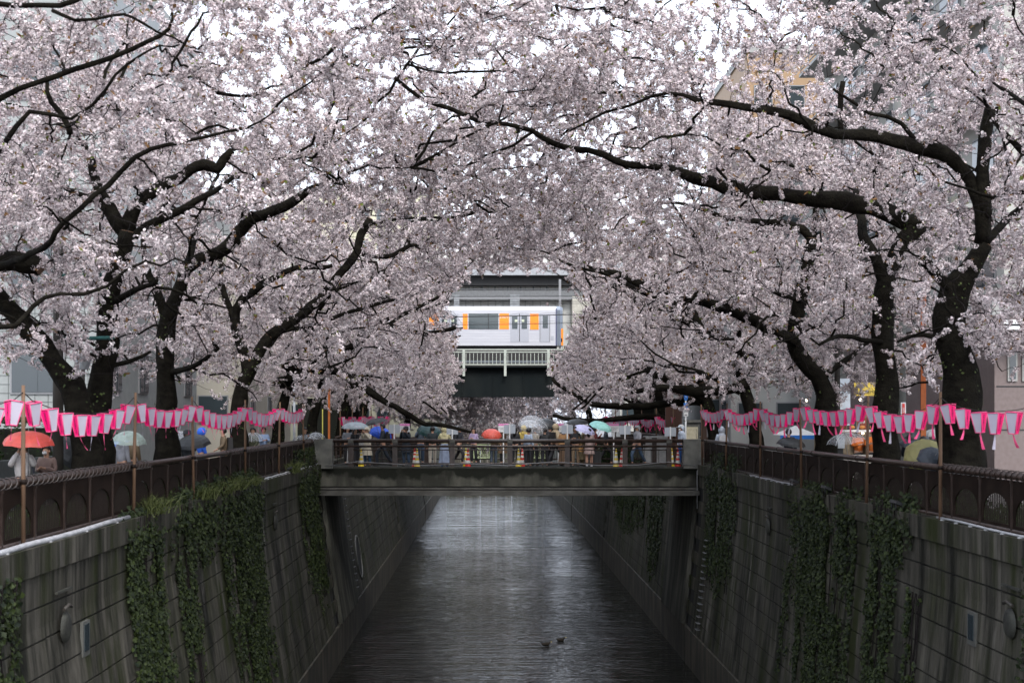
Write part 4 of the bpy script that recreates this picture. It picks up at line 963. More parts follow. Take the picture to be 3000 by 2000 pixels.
# ------------------------------------------------------------------ buildings
def building(name, label, x0, x1, y0, y1, h, m_, front=None, side=None, wm=None, frame=None, cat='building', z=0, band=None, extra=None, sill=True):
    t = thing(name, label, cat, ((x0+x1)/2, y0, z)); w = x1-x0; d = y1-y0
    mb = MB(); mb.box((0, d/2, h/2), (w, d, h)); obj('wall', mb, m_, t)
    wm = wm or M['glass']; frame = frame or M['steel']
    def win(cx, cy, cz, ww, hh, ax):
        fm = MB(); pmb = MB()
        if ax == 'y':
            fm.box((0, 0, 0), (ww+.12, .08, hh+.12)); pmb.box((0, -.05, 0), (ww, .03, hh)); pmb.box((0, -.07, 0), (.05, .02, hh))
        else:
            fm.box((0, 0, 0), (.08, ww+.12, hh+.12)); s2 = ax; pmb.box((s2*.05, 0, 0), (.03, ww, hh)); pmb.box((s2*.07, 0, 0), (.02, .05, hh))
        return fm.mesh('window', frame), pmb.mesh('pane', wm)
    if front:
        nx, nz, ww, hh, zs, dz = front; ms = win(0, 0, 0, ww, hh, 'y')
        for i in range(nx):
            for j in range(nz):
                o = link('window', ms[0], t, (-w/2+w*(i+.5)/nx, -.02, zs+j*dz)); link('pane', ms[1], o)
    if side:
        s2, ny, nz, ww, hh, zs, dz = side; ms = win(0, 0, 0, ww, hh, s2)
        for i in range(ny):
            for j in range(nz):
                o = link('window', ms[0], t, (s2*(w/2+.02), d*(i+.5)/ny, zs+j*dz)); link('pane', ms[1], o)
    if band:
        for zz in band:
            mb = MB(); mb.box((0, d/2, zz), (w+.25, d+.25, .18)); obj('cornice', mb, M['lip2'], t)
    mb = MB(); mb.box((0, d/2, h+.2), (w+.2, d+.2, .4)); obj('parapet', mb, M['lip2'], t)
    return t
M['lip2'] = mat('pale_trim', (.42, .42, .40), .6)
tileg = mat('grey_tile_wall', (.36, .38, .37), .5, col2=(.42, .44, .43), scale=3)
bA = building('tiled_apartment', 'pale grey tiled apartment block with balconies behind the nearest left-bank trees', -24, -12.3, 45, 60, 17, tileg, (3, 4, 1.6, 1.5, 3.6, 3.1), (1, 4, 4, 1.2, 1.3, 3.6, 3.1))
def grid_lines(t, w, h, y, m_, dx, dz, x0=0):
    mb = MB(); k = 0
    z = .3
    while z < h: mb.box((x0, y, z), (w, .012, .018)); z += dz
    x = -w/2
    while x < w/2: mb.box((x0+x, y, h/2), (.018, .012, h)); x += dx
    obj('tile_joint', mb, m_, t, kind='stuff')
grid_lines(bA, 11.7, 10, -.006, cmat('joint_grey', (.12, .13, .13)), .42, .28)
for k in range(3):
    mb = MB(); mb.box((-3.2, -.7, 2.1+k*3.1), (5.5, 1.4, .12)); 
    for q in range(9): mb.box((-3.2, -1.38, 2.2+k*3.1+q*.12), (5.5, .05, .085))
    obj('balcony_louvre', mb, cmat('louvre_white', (.52, .52, .53)), bA)
    mb = MB(); 
    for q in range(3): mb.tube([(-5.9, -1.35, 3.35+q*.13+k*3.1), (-.45, -1.35, 3.35+q*.13+k*3.1)], .022, 6)
    obj('balcony_rail', mb, M['steel'], bA)
beige = mat('beige_render', (.48, .44, .36), .7, col2=(.54, .50, .42), scale=.8)
bB = building('beige_house', 'plain beige rendered building seen between the left-bank trunks', -25, -11.4, 66, 82, 10, beige, (5, 3, 1.3, 1.2, 2.4, 3.0), (1, 3, 3, 1.1, 1.3, 2.4, 3.0))
building('yellow_apartment', 'pale yellow apartment block rising behind the blossom beyond the railway', -19, -4.4, 122, 136, 21, mat('pale_yellow_wall', (.55, .52, .38), .7), (8, 7, 1.1, 1.1, 2.5, 2.8))
building('grey_apartment', 'grey apartment block far behind the left-bank trees', -34, -19.5, 92, 110, 17, mat('mid_grey_wall', (.32, .32, .31), .7), (6, 6, 1.2, 1.3, 2.2, 2.8))
brown = mat('pinkish_brown_tile', (.22, .165, .155), .6, col2=(.26, .20, .19), scale=9)
bC = building('brown_tiled_block', 'pinkish brown tiled block with paired slot windows at the right-bank edge', 14.6, 28, 41, 58, 5.0, brown, None, None)
for k in range(3):
    for q in (0, 1):
        mb = MB(); mb.box((-6.2+k*1.6+q*.42, -.01, 3.55), (.28, .1, .9)); w_ = obj('window', mb, M['lip2'], bC); mb = MB(); mb.box((-6.2+k*1.6+q*.42, -.05, 3.55), (.18, .06, .78)); obj('pane', mb, M['glass'], w_)
for zz in (1.7, 2.95): mb = MB(); mb.box((0, -.004, zz), (13.3, .02, .035)); obj('joint_line', mb, M['black'], bC)
mb = MB(); mb.box((0, -.45, 4.75), (13.6, 1.0, .12)); mb.box((0, -.48, 4.58), (13.6, 1.0, .1)); obj('white_ledge', mb, M['white'], bC)
mb = MB()
for q in range(3): mb.tube([(-6.7, -.8, 4.95+q*.3), (6.7, -.8, 4.95+q*.3)], .025, 6)
for q in range(12): mb.tube([(-6.7+q*1.2, -.8, 4.8), (-6.7+q*1.2, -.8, 5.6)], .025, 6)
obj('balcony_rail', mb, cmat('rail_green_grey', (.12, .15, .14)), bC)
palew = mat('pale_tower_wall', (.50, .49, .44), .7, col2=(.56, .55, .50), scale=.6)
bD = building('pale_tower', 'tall pale tower with rows of dark windows behind the right-bank trees', 15.6, 30, 43, 66, 27, palew, (4, 6, 1.8, 1.5, 7.0, 3.2), (-1, 7, 7, 1.9, 1.7, 7.0, 3.0))
for k in range(6):
    mb = MB(); mb.box((-7.9, 11.5, 5.6+k*3.0), (1.4, 21, .14)); obj('balcony_slab', mb, M['lip2'], bD)
    mb = MB()
    for q in range(3): mb.tube([(-8.5, 1, 5.9+k*3.0+q*.3), (-8.5, 22, 5.9+k*3.0+q*.3)], .03, 5)
    for q in range(15): mb.tube([(-8.5, 1+q*1.5, 5.6+k*3.0), (-8.5, 1+q*1.5, 6.55+k*3.0)], .025, 5)
    obj('balcony_rail', mb, M['steel'], bD)
building('orange_tiled_block', 'orange tiled tower glimpsed through the upper right-bank blossom', 14.2, 19.5, 78, 92, 22, mat('orange_tile', (.40, .25, .13), .6, col2=(.45, .29, .16), scale=4), (3, 6, .9, 1.3, 4, 3.1), (-1, 3, 6, .9, 1.3, 4, 3.1))
building('white_office', 'white office building with a flat roof behind the right-bank limbs', 11.6, 19, 68, 77, 13.0, mat('white_wall', (.58, .58, .56), .6, col2=(.50, .50, .48), scale=.8), (4, 4, 1.1, 1.0, 2.2, 3.0), (-1, 3, 3, 1.2, 1.2, 2.2, 3.0))
building('dark_shopfront', 'brown clad building with dark glass beyond the right-bank end of the footbridge', 9.6, 13.4, 71.5, 80, 5.6, mat('brown_cladding', (.085, .045, .03), .5), (3, 1, .9, 1.8, 2.0, 3))
building('glass_tower', 'far blue-grey tower seen under the railway girder', 6, 10.5, 230, 245, 34, mat('far_glass', (.25, .30, .38), .4), (5, 12, .6, 1.6, 2.5, 2.6))
for k in range(5):
    building('distant_block', ['low cream block far down the left-bank side', 'grey block far down the left-bank side behind the cream one', 'white block far down the right-bank side', 'pale block far behind the white one', 'wide grey block closing the view down the river'][k], [-34, -60, 13, 24, -14][k], [-14, -36, 24, 40, 5][k], [150, 170, 140, 175, 300][k], [165, 190, 150, 190, 320][k], [14, 22, 16, 24, 16][k], [beige, tileg, palew, tileg, tileg][k], (6, 4, 1.4, 1.4, 2.4, 3.1))
# brown sign slab and road-sign post beyond the bridge corner
t = thing('brown_sign_slab', 'tall brown slab with a small white plate beside the direction sign', 'sign', P(1973, 1218, 65)-Vector((0, 0, 2.1))); mb = MB(); mb.box((0, 0, 1.75), (.72, .3, 3.5)); obj('slab', mb, mat('brown_slab', (.10, .045, .032), .5), t)
mb = MB(); mb.box((.02, -.165, 3.0), (.33, .02, .17)); pp = obj('plate', mb, M['white'], t); text('中目黒一丁目', .05, (.02, -.18, 3.03), (PI/2, 0, 0), M['text'], t); text('7', .08, (.02, -.18, 2.96), (PI/2, 0, 0), M['text'], t)
t = thing('direction_sign', 'white post carrying blue arrow plates and a white notice', 'sign', P(2009, 1218, 60)-Vector((0, 0, 2.1))); mb = MB(); mb.tube([(0, 0, 0), (0, 0, 2.9)], .035, 8); obj('post', mb, M['white'], t)
bl = mat('sign_blue', (.02, .16, .55), .4)
for z_ in (2.88, 2.55): mb = MB(); mb.add([(-.1, -.05, z_+.1), (.1, -.05, z_+.1), (.06, -.05, z_-.12), (-.06, -.05, z_-.12), (-.1, -.03, z_+.1), (.1, -.03, z_+.1), (.06, -.03, z_-.12), (-.06, -.03, z_-.12)], [(3, 2, 1, 0), (4, 5, 6, 7), (0, 1, 5, 4), (1, 2, 6, 5), (2, 3, 7, 6), (3, 0, 4, 7)]); obj('blue_plate', mb, bl, t); text('7', .12, (0, -.06, z_), (PI/2, 0, 0), M['white'], t)
mb = MB(); mb.box((0, -.05, 2.26), (.19, .02, .34)); obj('white_plate', mb, M['white'], t); mb = MB(); mb.box((0, -.065, 2.15), (.12, .01, .03)); obj('arrow_bar', mb, M['black'], t); text('自転車\n通行止', .055, (0, -.065, 2.30), (PI/2, 0, 0), M['text'], t)
t = thing('notice_board', 'cream map board with vertical writing behind the granite pillar', 'board', P(2028, 1218, 60.5)-Vector((0, 0, 2.1))); mb = MB(); mb.box((0, 0, 1.35), (.62, .08, .95)); obj('board_frame', mb, M['pillar'], t); mb = MB(); mb.box((-.02, -.05, 1.32), (.50, .02, .62)); obj('face', mb, cmat('map_cream', (.55, .50, .36)), t)
text('目黒川の桜並木', .06, (.17, -.065, 1.34), (PI/2, 0, 0), M['text'], t, vertical=True); mb = MB(); mb.box((0, 0, 1.88), (.7, .3, .1)); obj('roof', mb, M['pillar'], t)
mb = MB(); mb.box((-.25, 0, .45), (.06, .06, .9)); mb.box((.25, 0, .45), (.06, .06, .9)); obj('leg', mb, M['pillar'], t)
# street furniture on the banks
def pole(px, Y, r, h, m_, label, arm=None, name='utility_pole'):
    t = thing(name, label, 'pole', ((px-1430)*Y/F, Y, 0)); mb = MB(); mb.tube([(0, 0, 0), (0, 0, h)], [r, r*.8], 12); obj('shaft', mb, m_, t)
    if arm:
        for z_, L_, sgn in arm: mb = MB(); mb.tube([(0, 0, z_), (sgn*L_, 0, z_+.02)], .04, 6); obj('arm', mb, cmat('arm_green', (.02, .10, .09)), t)
    return t
pole(170, 29.5, .115, 7.6, M['dsteel'], 'dark brown steel lamp post left of the nearest trunks', [(5.0, .9, 1), (3.7, 1.2, 1)])
pole(2453, 42, .09, 8.0, M['dsteel'], 'slim dark steel pole beside the electric box', [(5.1, 1.2, -1)])
pole(2634, 39, .20, 11, mat('pole_concrete', (.10, .105, .10), .7, col2=(.15, .15, .14), scale=3), 'thick concrete utility pole between two right-bank trunks')
pole(862, 62, .06, 3.4, cmat('pole_grey', (.5, .52, .55)), 'pale grey pole near the left-bank end of the footbridge')
pole(945, 63, .03, 2.4, cmat('pole_yellow', (.6, .55, .1)), 'thin yellow pole at the left-bank end of the footbridge')
pole(2855, 30.5, .07, 1.7, M['steel'], 'short grey post behind the nearest right-bank lanterns')
t = thing('street_lamp', 'white four-sided street lamp head hanging by the nearest left-bank trunk', 'lamp', P(243, 1040, 32)); mb = MB(); mb.lathe((0, 0, -.32), [(.12, 0), (.24, .30)], 4); obj('glass_shade', mb, cmat('lamp_glass', (.55, .57, .6)), t)
mb = MB(); mb.lathe((0, 0, 0), [(.27, -.02), (.25, .03), (.001, .05)], 4); obj('cap', mb, M['steel'], t); mb = MB(); mb.tube([(0, 0, -.3), (0, 0, -3.75)], .045, 8); obj('post', mb, M['dsteel'], t)
t = thing('banner_pole', 'tall orange banner pole with white lettering beside the nearest right-bank trunk', 'banner', P(2705, 1218, 36)-Vector((0, 0, 2.1))); mb = MB(); mb.box((0, 0, 2.6), (.13, .05, 5.2)); obj('banner', mb, cmat('banner_rust', (.36, .09, .02)), t)
text('桜まつり', .12, (-.0, -.03, 4.6), (PI/2, 0, 0), M['white'], t, vertical=True)
t = thing('banner_pole', 'orange banner pole rising above the left-bank end of the footbridge', 'banner', P(964, 1218, 62)-Vector((0, 0, 2.1))); mb = MB(); mb.box((0, 0, 1.75), (.09, .05, 3.5)); obj('banner', mb, cmat('banner_orange', (.62, .16, .03)), t)
t = thing('electric_box', 'grey electric box on a dark post beside a trunk', 'box', P(2457, 1218, 41.6)-Vector((0, 0, 2.1))); mb = MB(); mb.box((0, -.15, 1.35), (.24, .16, .38)); obj('housing', mb, cmat('box_pale', (.42, .44, .46)), t); mb = MB(); mb.box((0, -.1, .58), (.2, .1, 1.15)); obj('stand', mb, M['black'], t)
t = thing('vertical_sign', 'narrow white sign with red vertical lettering on the utility pole', 'sign', P(2640, 1218, 38)-Vector((0, 0, 2.1))); mb = MB(); mb.box((0, -.2, 2.25), (.13, .03, .42)); obj('board', mb, M['white'], t); mb = MB(); mb.box((.0, -.22, 2.25), (.07, .01, .36)); obj('red_strip', mb, M['red'], t); text('駐車場', .05, (0, -.23, 2.25), (PI/2, 0, 0), M['white'], t, vertical=True)
# food stall
SX, SY = (2490-1430)*46/F, 46.0
t = thing('food_stall', 'festival food stall with a yellow banner and lit bulbs behind the right-bank lanterns', 'stall', (SX, SY, 0))
mb = MB(); mb.box((.1, 1.3, .95), (1.9, .08, 2.8)); obj('back_wall', mb, cmat('stall_back', (.22, .17, .11)), t)
mb = MB(); mb.box((.1, 0, .42), (1.7, .7, .84)); obj('counter', mb, cmat('stall_counter', (.35, .33, .3)), t)
mb = MB(); mb.box((.12, -.1, 1.62), (1.75, .05, .07)); obj('shelf', mb, M['white'], t)
for xx in (-.75, .95): mb = MB(); mb.tube([(xx, -.3, 0), (xx, -.3, 3.3)], .025, 6); obj('pole', mb, M['steel'], t)
mb = MB(); mb.box((.42, -.33, 2.96), (.74, .02, .42)); obj('yellow_banner', mb, mat('banner_yellow', (.68, .50, .08), .6), t)
text('大塩', .16, (.22, -.36, 3.05), (PI/2, 0, 0), M['text'], t); text('串焼き専門店', .12, (.43, -.36, 2.86), (PI/2, 0, 0), M['text'], t)
mb = MB(); mb.box((-.3, -.33, 2.55), (.45, .02, 1.5)); obj('white_banner', mb, cmat('banner_pale', (.55, .62, .70)), t)
text('くじ', .2, (-.36, -.36, 2.1), (PI/2, 0, 0), M['text'], t, vertical=True)
for k in range(4):
    mb = MB(); mb.box((-.3+k*.33, -.12, 1.85), (.28, .03, .36)); obj('menu_board', mb, (cmat('menu_red', (.22, .05, .03)), cmat('menu_dark', (.03, .035, .05)))[k % 2], t)
    text(('牛串', '鶏皮', '豚串', '焼鳥')[k], .1, (-.3+k*.33, -.14, 1.9), (PI/2, 0, 0), M['white'], t)
    mb = MB(); mb.ball((-.3+k*.33, -.16, 1.74), (.1, .03, .06), 8, 5); obj('food_picture', mb, cmat('food_orange', (.55, .22, .06)), t)
bulb = mat('lit_bulb', (1, .9, .7), .5, emit=(1, .78, .5, 14))
for k, (bx, bz) in enumerate(((-.52, 2.55), (.22, 2.62), (.30, 1.55), (-1.5, 2.6))):
    mb = MB(); mb.ball((bx, -.45, bz), .035, 8, 6); obj('lit_bulb', mb, bulb, t)
for i, (dx, lb) in enumerate(((.35, 'stall worker in an orange shirt and dark apron at the counter'), (.86, 'stall worker in an orange shirt half hidden by a trunk'))):
    mb = MB()
tent = thing('white_tent', 'white festival tent roof behind the utility pole', 'tent', P(2660, 1218, 52)-Vector((0, 0, 2.1))); mb = MB(); mb.add([(-1.3, -1.3, 1.9), (1.3, -1.3, 1.9), (1.3, 1.3, 1.9), (-1.3, 1.3, 1.9), (0, 0, 2.5)], [(0, 1, 4), (1, 2, 4), (2, 3, 4), (3, 0, 4)]); obj('roof', mb, M['white'], tent)
for a in (-1.2, 1.2): mb = MB(); mb.tube([(a, -1.2, 0), (a, -1.2, 1.9)], .03, 6); obj('leg', mb, M['steel'], tent)
tent = thing('blue_tent', 'white tent with a blue stripe behind the trunks near the small black umbrella', 'tent', P(2330, 1218, 60)-Vector((0, 0, 2.1))); mb = MB(); mb.add([(-.8, -.8, 1.3), (.8, -.8, 1.3), (.8, .8, 1.3), (-.8, .8, 1.3), (0, 0, 1.7)], [(0, 1, 4), (1, 2, 4), (2, 3, 4), (3, 0, 4)]); obj('roof', mb, M['white'], tent)
mb = MB(); mb.box((0, -.81, 1.22), (1.6, .02, .16)); obj('valance', mb, bl, tent)
for a in (-.75, .75): mb = MB(); mb.tube([(a, -.75, 0), (a, -.75, 1.3)], .03, 6); obj('leg', mb, M['steel'], tent)
PEND.clear()
person(2515, 47.2, 'stall worker in an orange shirt and dark apron behind the counter', 1.66, .1, 'phone', ('orangeshirt', (.62, .15, .02)), ('black', (.012, .012, .016)))
person(2557, 46.8, 'stall worker in an orange shirt half hidden behind a trunk', 1.68, -.5, 'phone', ('orangeshirt', (.62, .15, .02)), ('black', (.012, .012, .016)))
for o in PEND: pass
dg = bpy.context.evaluated_depsgraph_get(); dg.update()
for o in PEND:
    me = bpy.data.meshes.new_from_object(o.evaluated_get(dg)); me.name = o.name; o.modifiers.clear(); o.data = me
cache = {}
for o in TEXTS:                                         # lettering as plain meshes
    if o.data.name not in cache: cache[o.data.name] = bpy.data.meshes.new_from_object(o.evaluated_get(dg))
for o in TEXTS:
    q_ = link('lettering_mesh', cache[o.data.name], o.parent, o.location.copy()); q_.rotation_euler = o.rotation_euler.copy(); bpy.data.objects.remove(o); q_.name = 'lettering'
# low fence and hedge behind the left-bank path
t = thing('concrete_fence', 'low grey block fence behind the two people on the left-bank path', 'fence', (-10.9, 30, 0))
for k in range(7): mb = MB(); mb.box((.0, -10+k*2.4, .55), (.14, 2.38, 1.1)); obj('panel', mb, cmat('fence_block', (.16, .18, .17)), t)
# ------------------------------------------------------------------ vegetation
RNG = np.random.default_rng(5)
def rand_rot(n_):
    q = RNG.normal(size=(n_, 4)); q /= np.linalg.norm(q, axis=1)[:, None]
    w, x, y, z = q.T
    return np.stack([np.stack([1-2*(y*y+z*z), 2*(x*y-z*w), 2*(x*z+y*w)], -1), np.stack([2*(x*y+z*w), 1-2*(x*x+z*z), 2*(y*z-x*w)], -1), np.stack([2*(x*z-y*w), 2*(y*z+x*w), 1-2*(x*x+y*y)], -1)], 1)
def frames_from_normals(Nv):
    Nv = Nv/np.linalg.norm(Nv, axis=1)[:, None]
    a = RNG.normal(size=Nv.shape); u = np.cross(Nv, a); u /= np.linalg.norm(u, axis=1)[:, None]; v = np.cross(Nv, u); return u, v, Nv
def leaf_mesh(name, C, Nv, size, m_, par=None, loc=(0, 0, 0), **kw):
    u, v, w = frames_from_normals(Nv); n_ = len(C); s = (size*RNG.uniform(.6, 1.3, n_))[:, None]
    V = np.stack([C-u*s*.5, C-v*s*.42+w*s*.10, C+u*s*.6, C+v*s*.42+w*s*.10], 1).reshape(-1, 3)
    i = np.arange(n_)*4
    Fc = np.stack([np.stack([i, i+1, i+2], 1), np.stack([i, i+2, i+3], 1)], 1).reshape(-1, 3)
    r = np.repeat(np.clip(RNG.beta(1.6, 2.6, n_), 0, 1), 4)
    me = np_mesh(name, V, Fc, m_, ('rnd', r)); return link(name, me, par, loc, **kw)
def ivy(side, yc, width, vtop, vbot, n_, label, lean=0, size=.085, thick=.16, rail=0):
    """hanging ivy over the wall: yc along the bank, from vtop to vbot courses"""
    base = Vector(wall_pt(side, yc, 0)); t = thing('ivy', label, 'ivy', base)
    ns = max(12, int(width*15)); ph = RNG.uniform(0, 6); Cs = []; Ns = []
    ys = yc+np.clip(RNG.normal(size=ns)*.30, -.5, .5)*width*.92; lens = (vbot-vtop)*np.clip(1.02-np.abs(RNG.normal(size=ns))*.30-.35*((ys-yc)/width*1.6)**2, .12, 1.05)
    wgt = lens/lens.sum(); cnt = (wgt*n_*.9).astype(int)
    for y0, ln, m in zip(ys, lens, cnt):
        f = RNG.random(m); w1, w2, p1 = RNG.normal()*.16, RNG.normal()*.07, RNG.uniform(0, 6)
        y = y0+w1*np.sin(f*ln*.8+p1)+w2*np.sin(f*ln*2.3+p1)+lean*f*ln/(vbot-vtop)+RNG.normal(size=m)*(.05+.05*RNG.random())
        v = vtop+f*ln+RNG.normal(size=m)*.08; bulge = thick*(.25+.75*RNG.random())*(.4+.6*math.sin(p1)**2)
        z = -.27-CH*v; off = OFF[side]+TOT[side]*(np.maximum(0, v-1.6)/10.4)**1.15
        top = v < 0; off = np.where(top, OFF[side]+.06-.28*np.clip(-v/1.2, 0, 1), off); z = np.where(top, -.27+.62*(-v), z)
        o2 = off+.03+bulge*RNG.random(m)*(1-.6*f)
        Cs.append(np.stack([(XL(0) if side < 0 else XR(0))-side*o2, y, z], 1))
        Ns.append(np.stack([-side*np.ones(m), RNG.normal(size=m)*.6-.35, .35+RNG.normal(size=m)*.5], 1))
    C = np.vstack(Cs); Nv = np.vstack(Ns); keep = np.array([noise.noise(Vector((a*1.1, b*.7, ph)))+.5*noise.noise(Vector((a*3, b*2.2, ph))) > -.22 for a, b in zip(C[:, 1], C[:, 2])])
    C = C[keep]-np.array(base); Nv = Nv[keep]
    leaf_mesh('leaves', C, Nv, size, M['ivy'], t, kind='stuff')
    mb = MB()
    for k in range(5):
        yy = yc+RNG.uniform(-.4, .4)*width; pts = []
        for q in range(9):
            vv = vtop+(vbot-vtop)*q/8*.9; p = wall_pt(side, yy+lean*q/8+.08*math.sin(q+k), max(vv, 0), .03)
            if vv < 0: p = Vector((far_x(side, yy)-side*(OFF[side]+.1), yy, -.27-.5*vv))
            pts.append(p-base)
        mb.tube(pts, .012, 4)
    obj('stem', mb, M['twig'], t, kind='stuff')
ivy(1, 36.0, 7.4, -1.0, 12, 25000, 'broad fall of ivy covering the right-bank wall from fence to water', thick=.22)
ivy(1, 30.2, 1.9, -.9, 11.5, 7500, 'narrow ivy fall right of the broad one on the right-bank wall')
ivy(1, 27.9, .9, 2.2, 8.0, 1100, 'small loose ivy tuft on the pale streaked right-bank wall', size=.1)
ivy(1, 51.0, 6.0, -1.6, 8.5, 12000, 'ivy climbing over the fence beside the right-bank end of the footbridge', thick=.28)
ivy(1, 20.2, 4.2, -.2, 12, 9000, 'ivy at the nearest end of the right-bank wall')
ivy(1, 84, 19, 0, 9.0, 19000, 'wide ivy curtain on the right-bank wall beyond the footbridge', size=.12)
ivy(1, 70, 6.0, 0, 11.4, 9500, 'narrow ivy curtain just beyond the footbridge on the right-bank wall', size=.11)
ivy(-1, 18.6, 3.6, -.1, 12, 10000, 'ivy at the nearest end of the left-bank wall')
ivy(-1, 27.8, 2.9, -.9, 12, 10500, 'ivy fall hanging beside the smooth near panel of the left-bank wall')
ivy(-1, 31.3, 1.7, -.9, 12, 5500, 'thin dark ivy fall between two thicker ones on the left-bank wall')
ivy(-1, 38.8, 6.4, -1.3, 12, 25000, 'massive bright ivy fall reaching the water on the left-bank wall', thick=.32)
ivy(-1, 33.5, 7.0, -1.2, 2.4, 3500, 'low ivy spilling over the left-bank coping between the long falls', thick=.35, size=.09)
ivy(1, 29.5, 3.6, -1.2, 1.6, 2200, 'low ivy spilling over the right-bank coping beside the lantern pole', thick=.3, size=.09)
ivy(-1, 53.4, 5.6, -1.8, 10.2, 15000, 'ivy fall draped over the fence next to the left-bank end of the footbridge', thick=.28)
def ground_cover(side, y0, y1, n_, label, m_, size, zt=.75, w=1.0, name='ground_cover'):
    y = RNG.uniform(y0, y1, n_); X = np.where(side < 0, -6.95+0*y, 8.58+0*y)+side*(.25+RNG.random(n_)*w)
    z = zt*RNG.random(n_)*(.5+.5*np.sin(y*1.7)*np.sin(y*.6+1))+.05
    C = np.stack([X, y, z], 1); Nv = np.stack([-side+RNG.normal(size=n_)*.5, -.5+RNG.normal(size=n_)*.5, .8+RNG.normal(size=n_)*.4], 1)
    leaf_mesh(name, C, Nv, size, m_, None, kind='stuff', label=label)
ground_cover(-1, 13, 56, 14000, 'low leafy ground cover behind the left-bank fence', M['hedge'], .10)
ground_cover(1, 13, 56, 14000, 'low leafy ground cover behind the right-bank fence', M['hedge'], .10)
ground_cover(1, 65, 88, 2500, 'leafy ground cover beyond the footbridge', M['hedge'], .16, 1.0)
def hedge(x, y0, y1, h, w, n_, label):
    t = thing('hedge', label, 'hedge', (x, (y0+y1)/2, 0)); mb = MB(); mb.box((0, 0, h*.45), (w*.8, (y1-y0)*.98, h*.88)); obj('core', mb, M['soil'], t)
    C = np.stack([RNG.uniform(-.5, .5, n_)*w, RNG.uniform(-.5, .5, n_)*(y1-y0), RNG.random(n_)*h], 1); k = RNG.integers(0, 3, n_)
    C[:, 2] = np.where(k == 2, h*(.97+.06*RNG.random(n_)), C[:, 2]); C[:, 0] = np.where(k == 0, np.sign(C[:, 0])*w*.5, C[:, 0])
    C[:, 1] = np.where(k == 1, -(y1-y0)*.5, C[:, 1])
    leaf_mesh('leaves', C, RNG.normal(size=(n_, 3))+np.array([0, -.3, .5]), .085, M['hedge'], t, kind='stuff')
hedge(-11.9, 24, 44, 2.0, 1.0, 9000, 'clipped dark hedge behind the left-bank path')
hedge(6.4, 66.2, 66.8, 1.0, 1.5, 10, 'small hedge stump') if False else None
# ivy covered planter seen through the bridge railing
t = thing('ivy_planter', 'leafy green bank seen through the footbridge railing near the granite pillar', 'plant', (5.6, 64.6, 0)); C = np.stack([RNG.uniform(-.9, .9, 3500), RNG.uniform(-.3, .3, 3500), RNG.uniform(-.1, .95, 3500)], 1); leaf_mesh('leaves', C, RNG.normal(size=(3500, 3))*.5+np.array([0, -1, .5]), .1, M['hedge'], t, kind='stuff')
mb = MB(); mb.box((0, .2, .3), (1.9, .5, .9)); obj('planter_box', mb, M['soil'], t)
def grass_tuft(x, y, z, n_, h, label):
    t = thing('grass_tuft', label, 'grass', (x, y, z)); b0 = RNG.normal(size=(n_, 3))*np.array([.12, .35, .02]); d = RNG.normal(size=(n_, 3))*np.array([.35, .4, .1])+np.array([0, 0, .55]); d *= h
    s = np.cross(d, RNG.normal(size=(n_, 3))); s /= np.linalg.norm(s, axis=1)[:, None]; s *= .008
    m1 = b0+d*.6+np.array([0, 0, .05]); e = b0+d+np.array([0, 0, -.18*h])*RNG.random((n_, 1))
    V = np.stack([b0-s, b0+s, m1-s*.8, m1+s*.8, e], 1).reshape(-1, 3); i = np.arange(n_)*5
    Fc = np.stack([np.stack([i, i+1, i+3], 1), np.stack([i, i+3, i+2], 1), np.stack([i+2, i+3, i+4], 1)], 1).reshape(-1, 3)
    link('blades', np_mesh('blades', V, Fc, M['grass'], ('rnd', np.repeat(RNG.random(n_), 5))), t, kind='stuff')
for y, s_, lb in ((37.9, -1, 'pale grass tuft on top of the massive left-bank ivy'), (36.0, -1, 'dry grass tuft in the middle of the left-bank ivy'), (33.6, -1, 'grass tuft below the fence between ivy falls'), (40.3, -1, 'wispy grass tuft where the short white pipe begins'), (49.0, -1, 'grass tuft beside the ivy next to the footbridge'), (28.6, -1, 'grass tuft at the small white box')):
    p = Vector((far_x(s_, y)-s_*.25, y, .15)); grass_tuft(p.x, p.y, p.z, 230, rnd.uniform(.4, .7), lb)
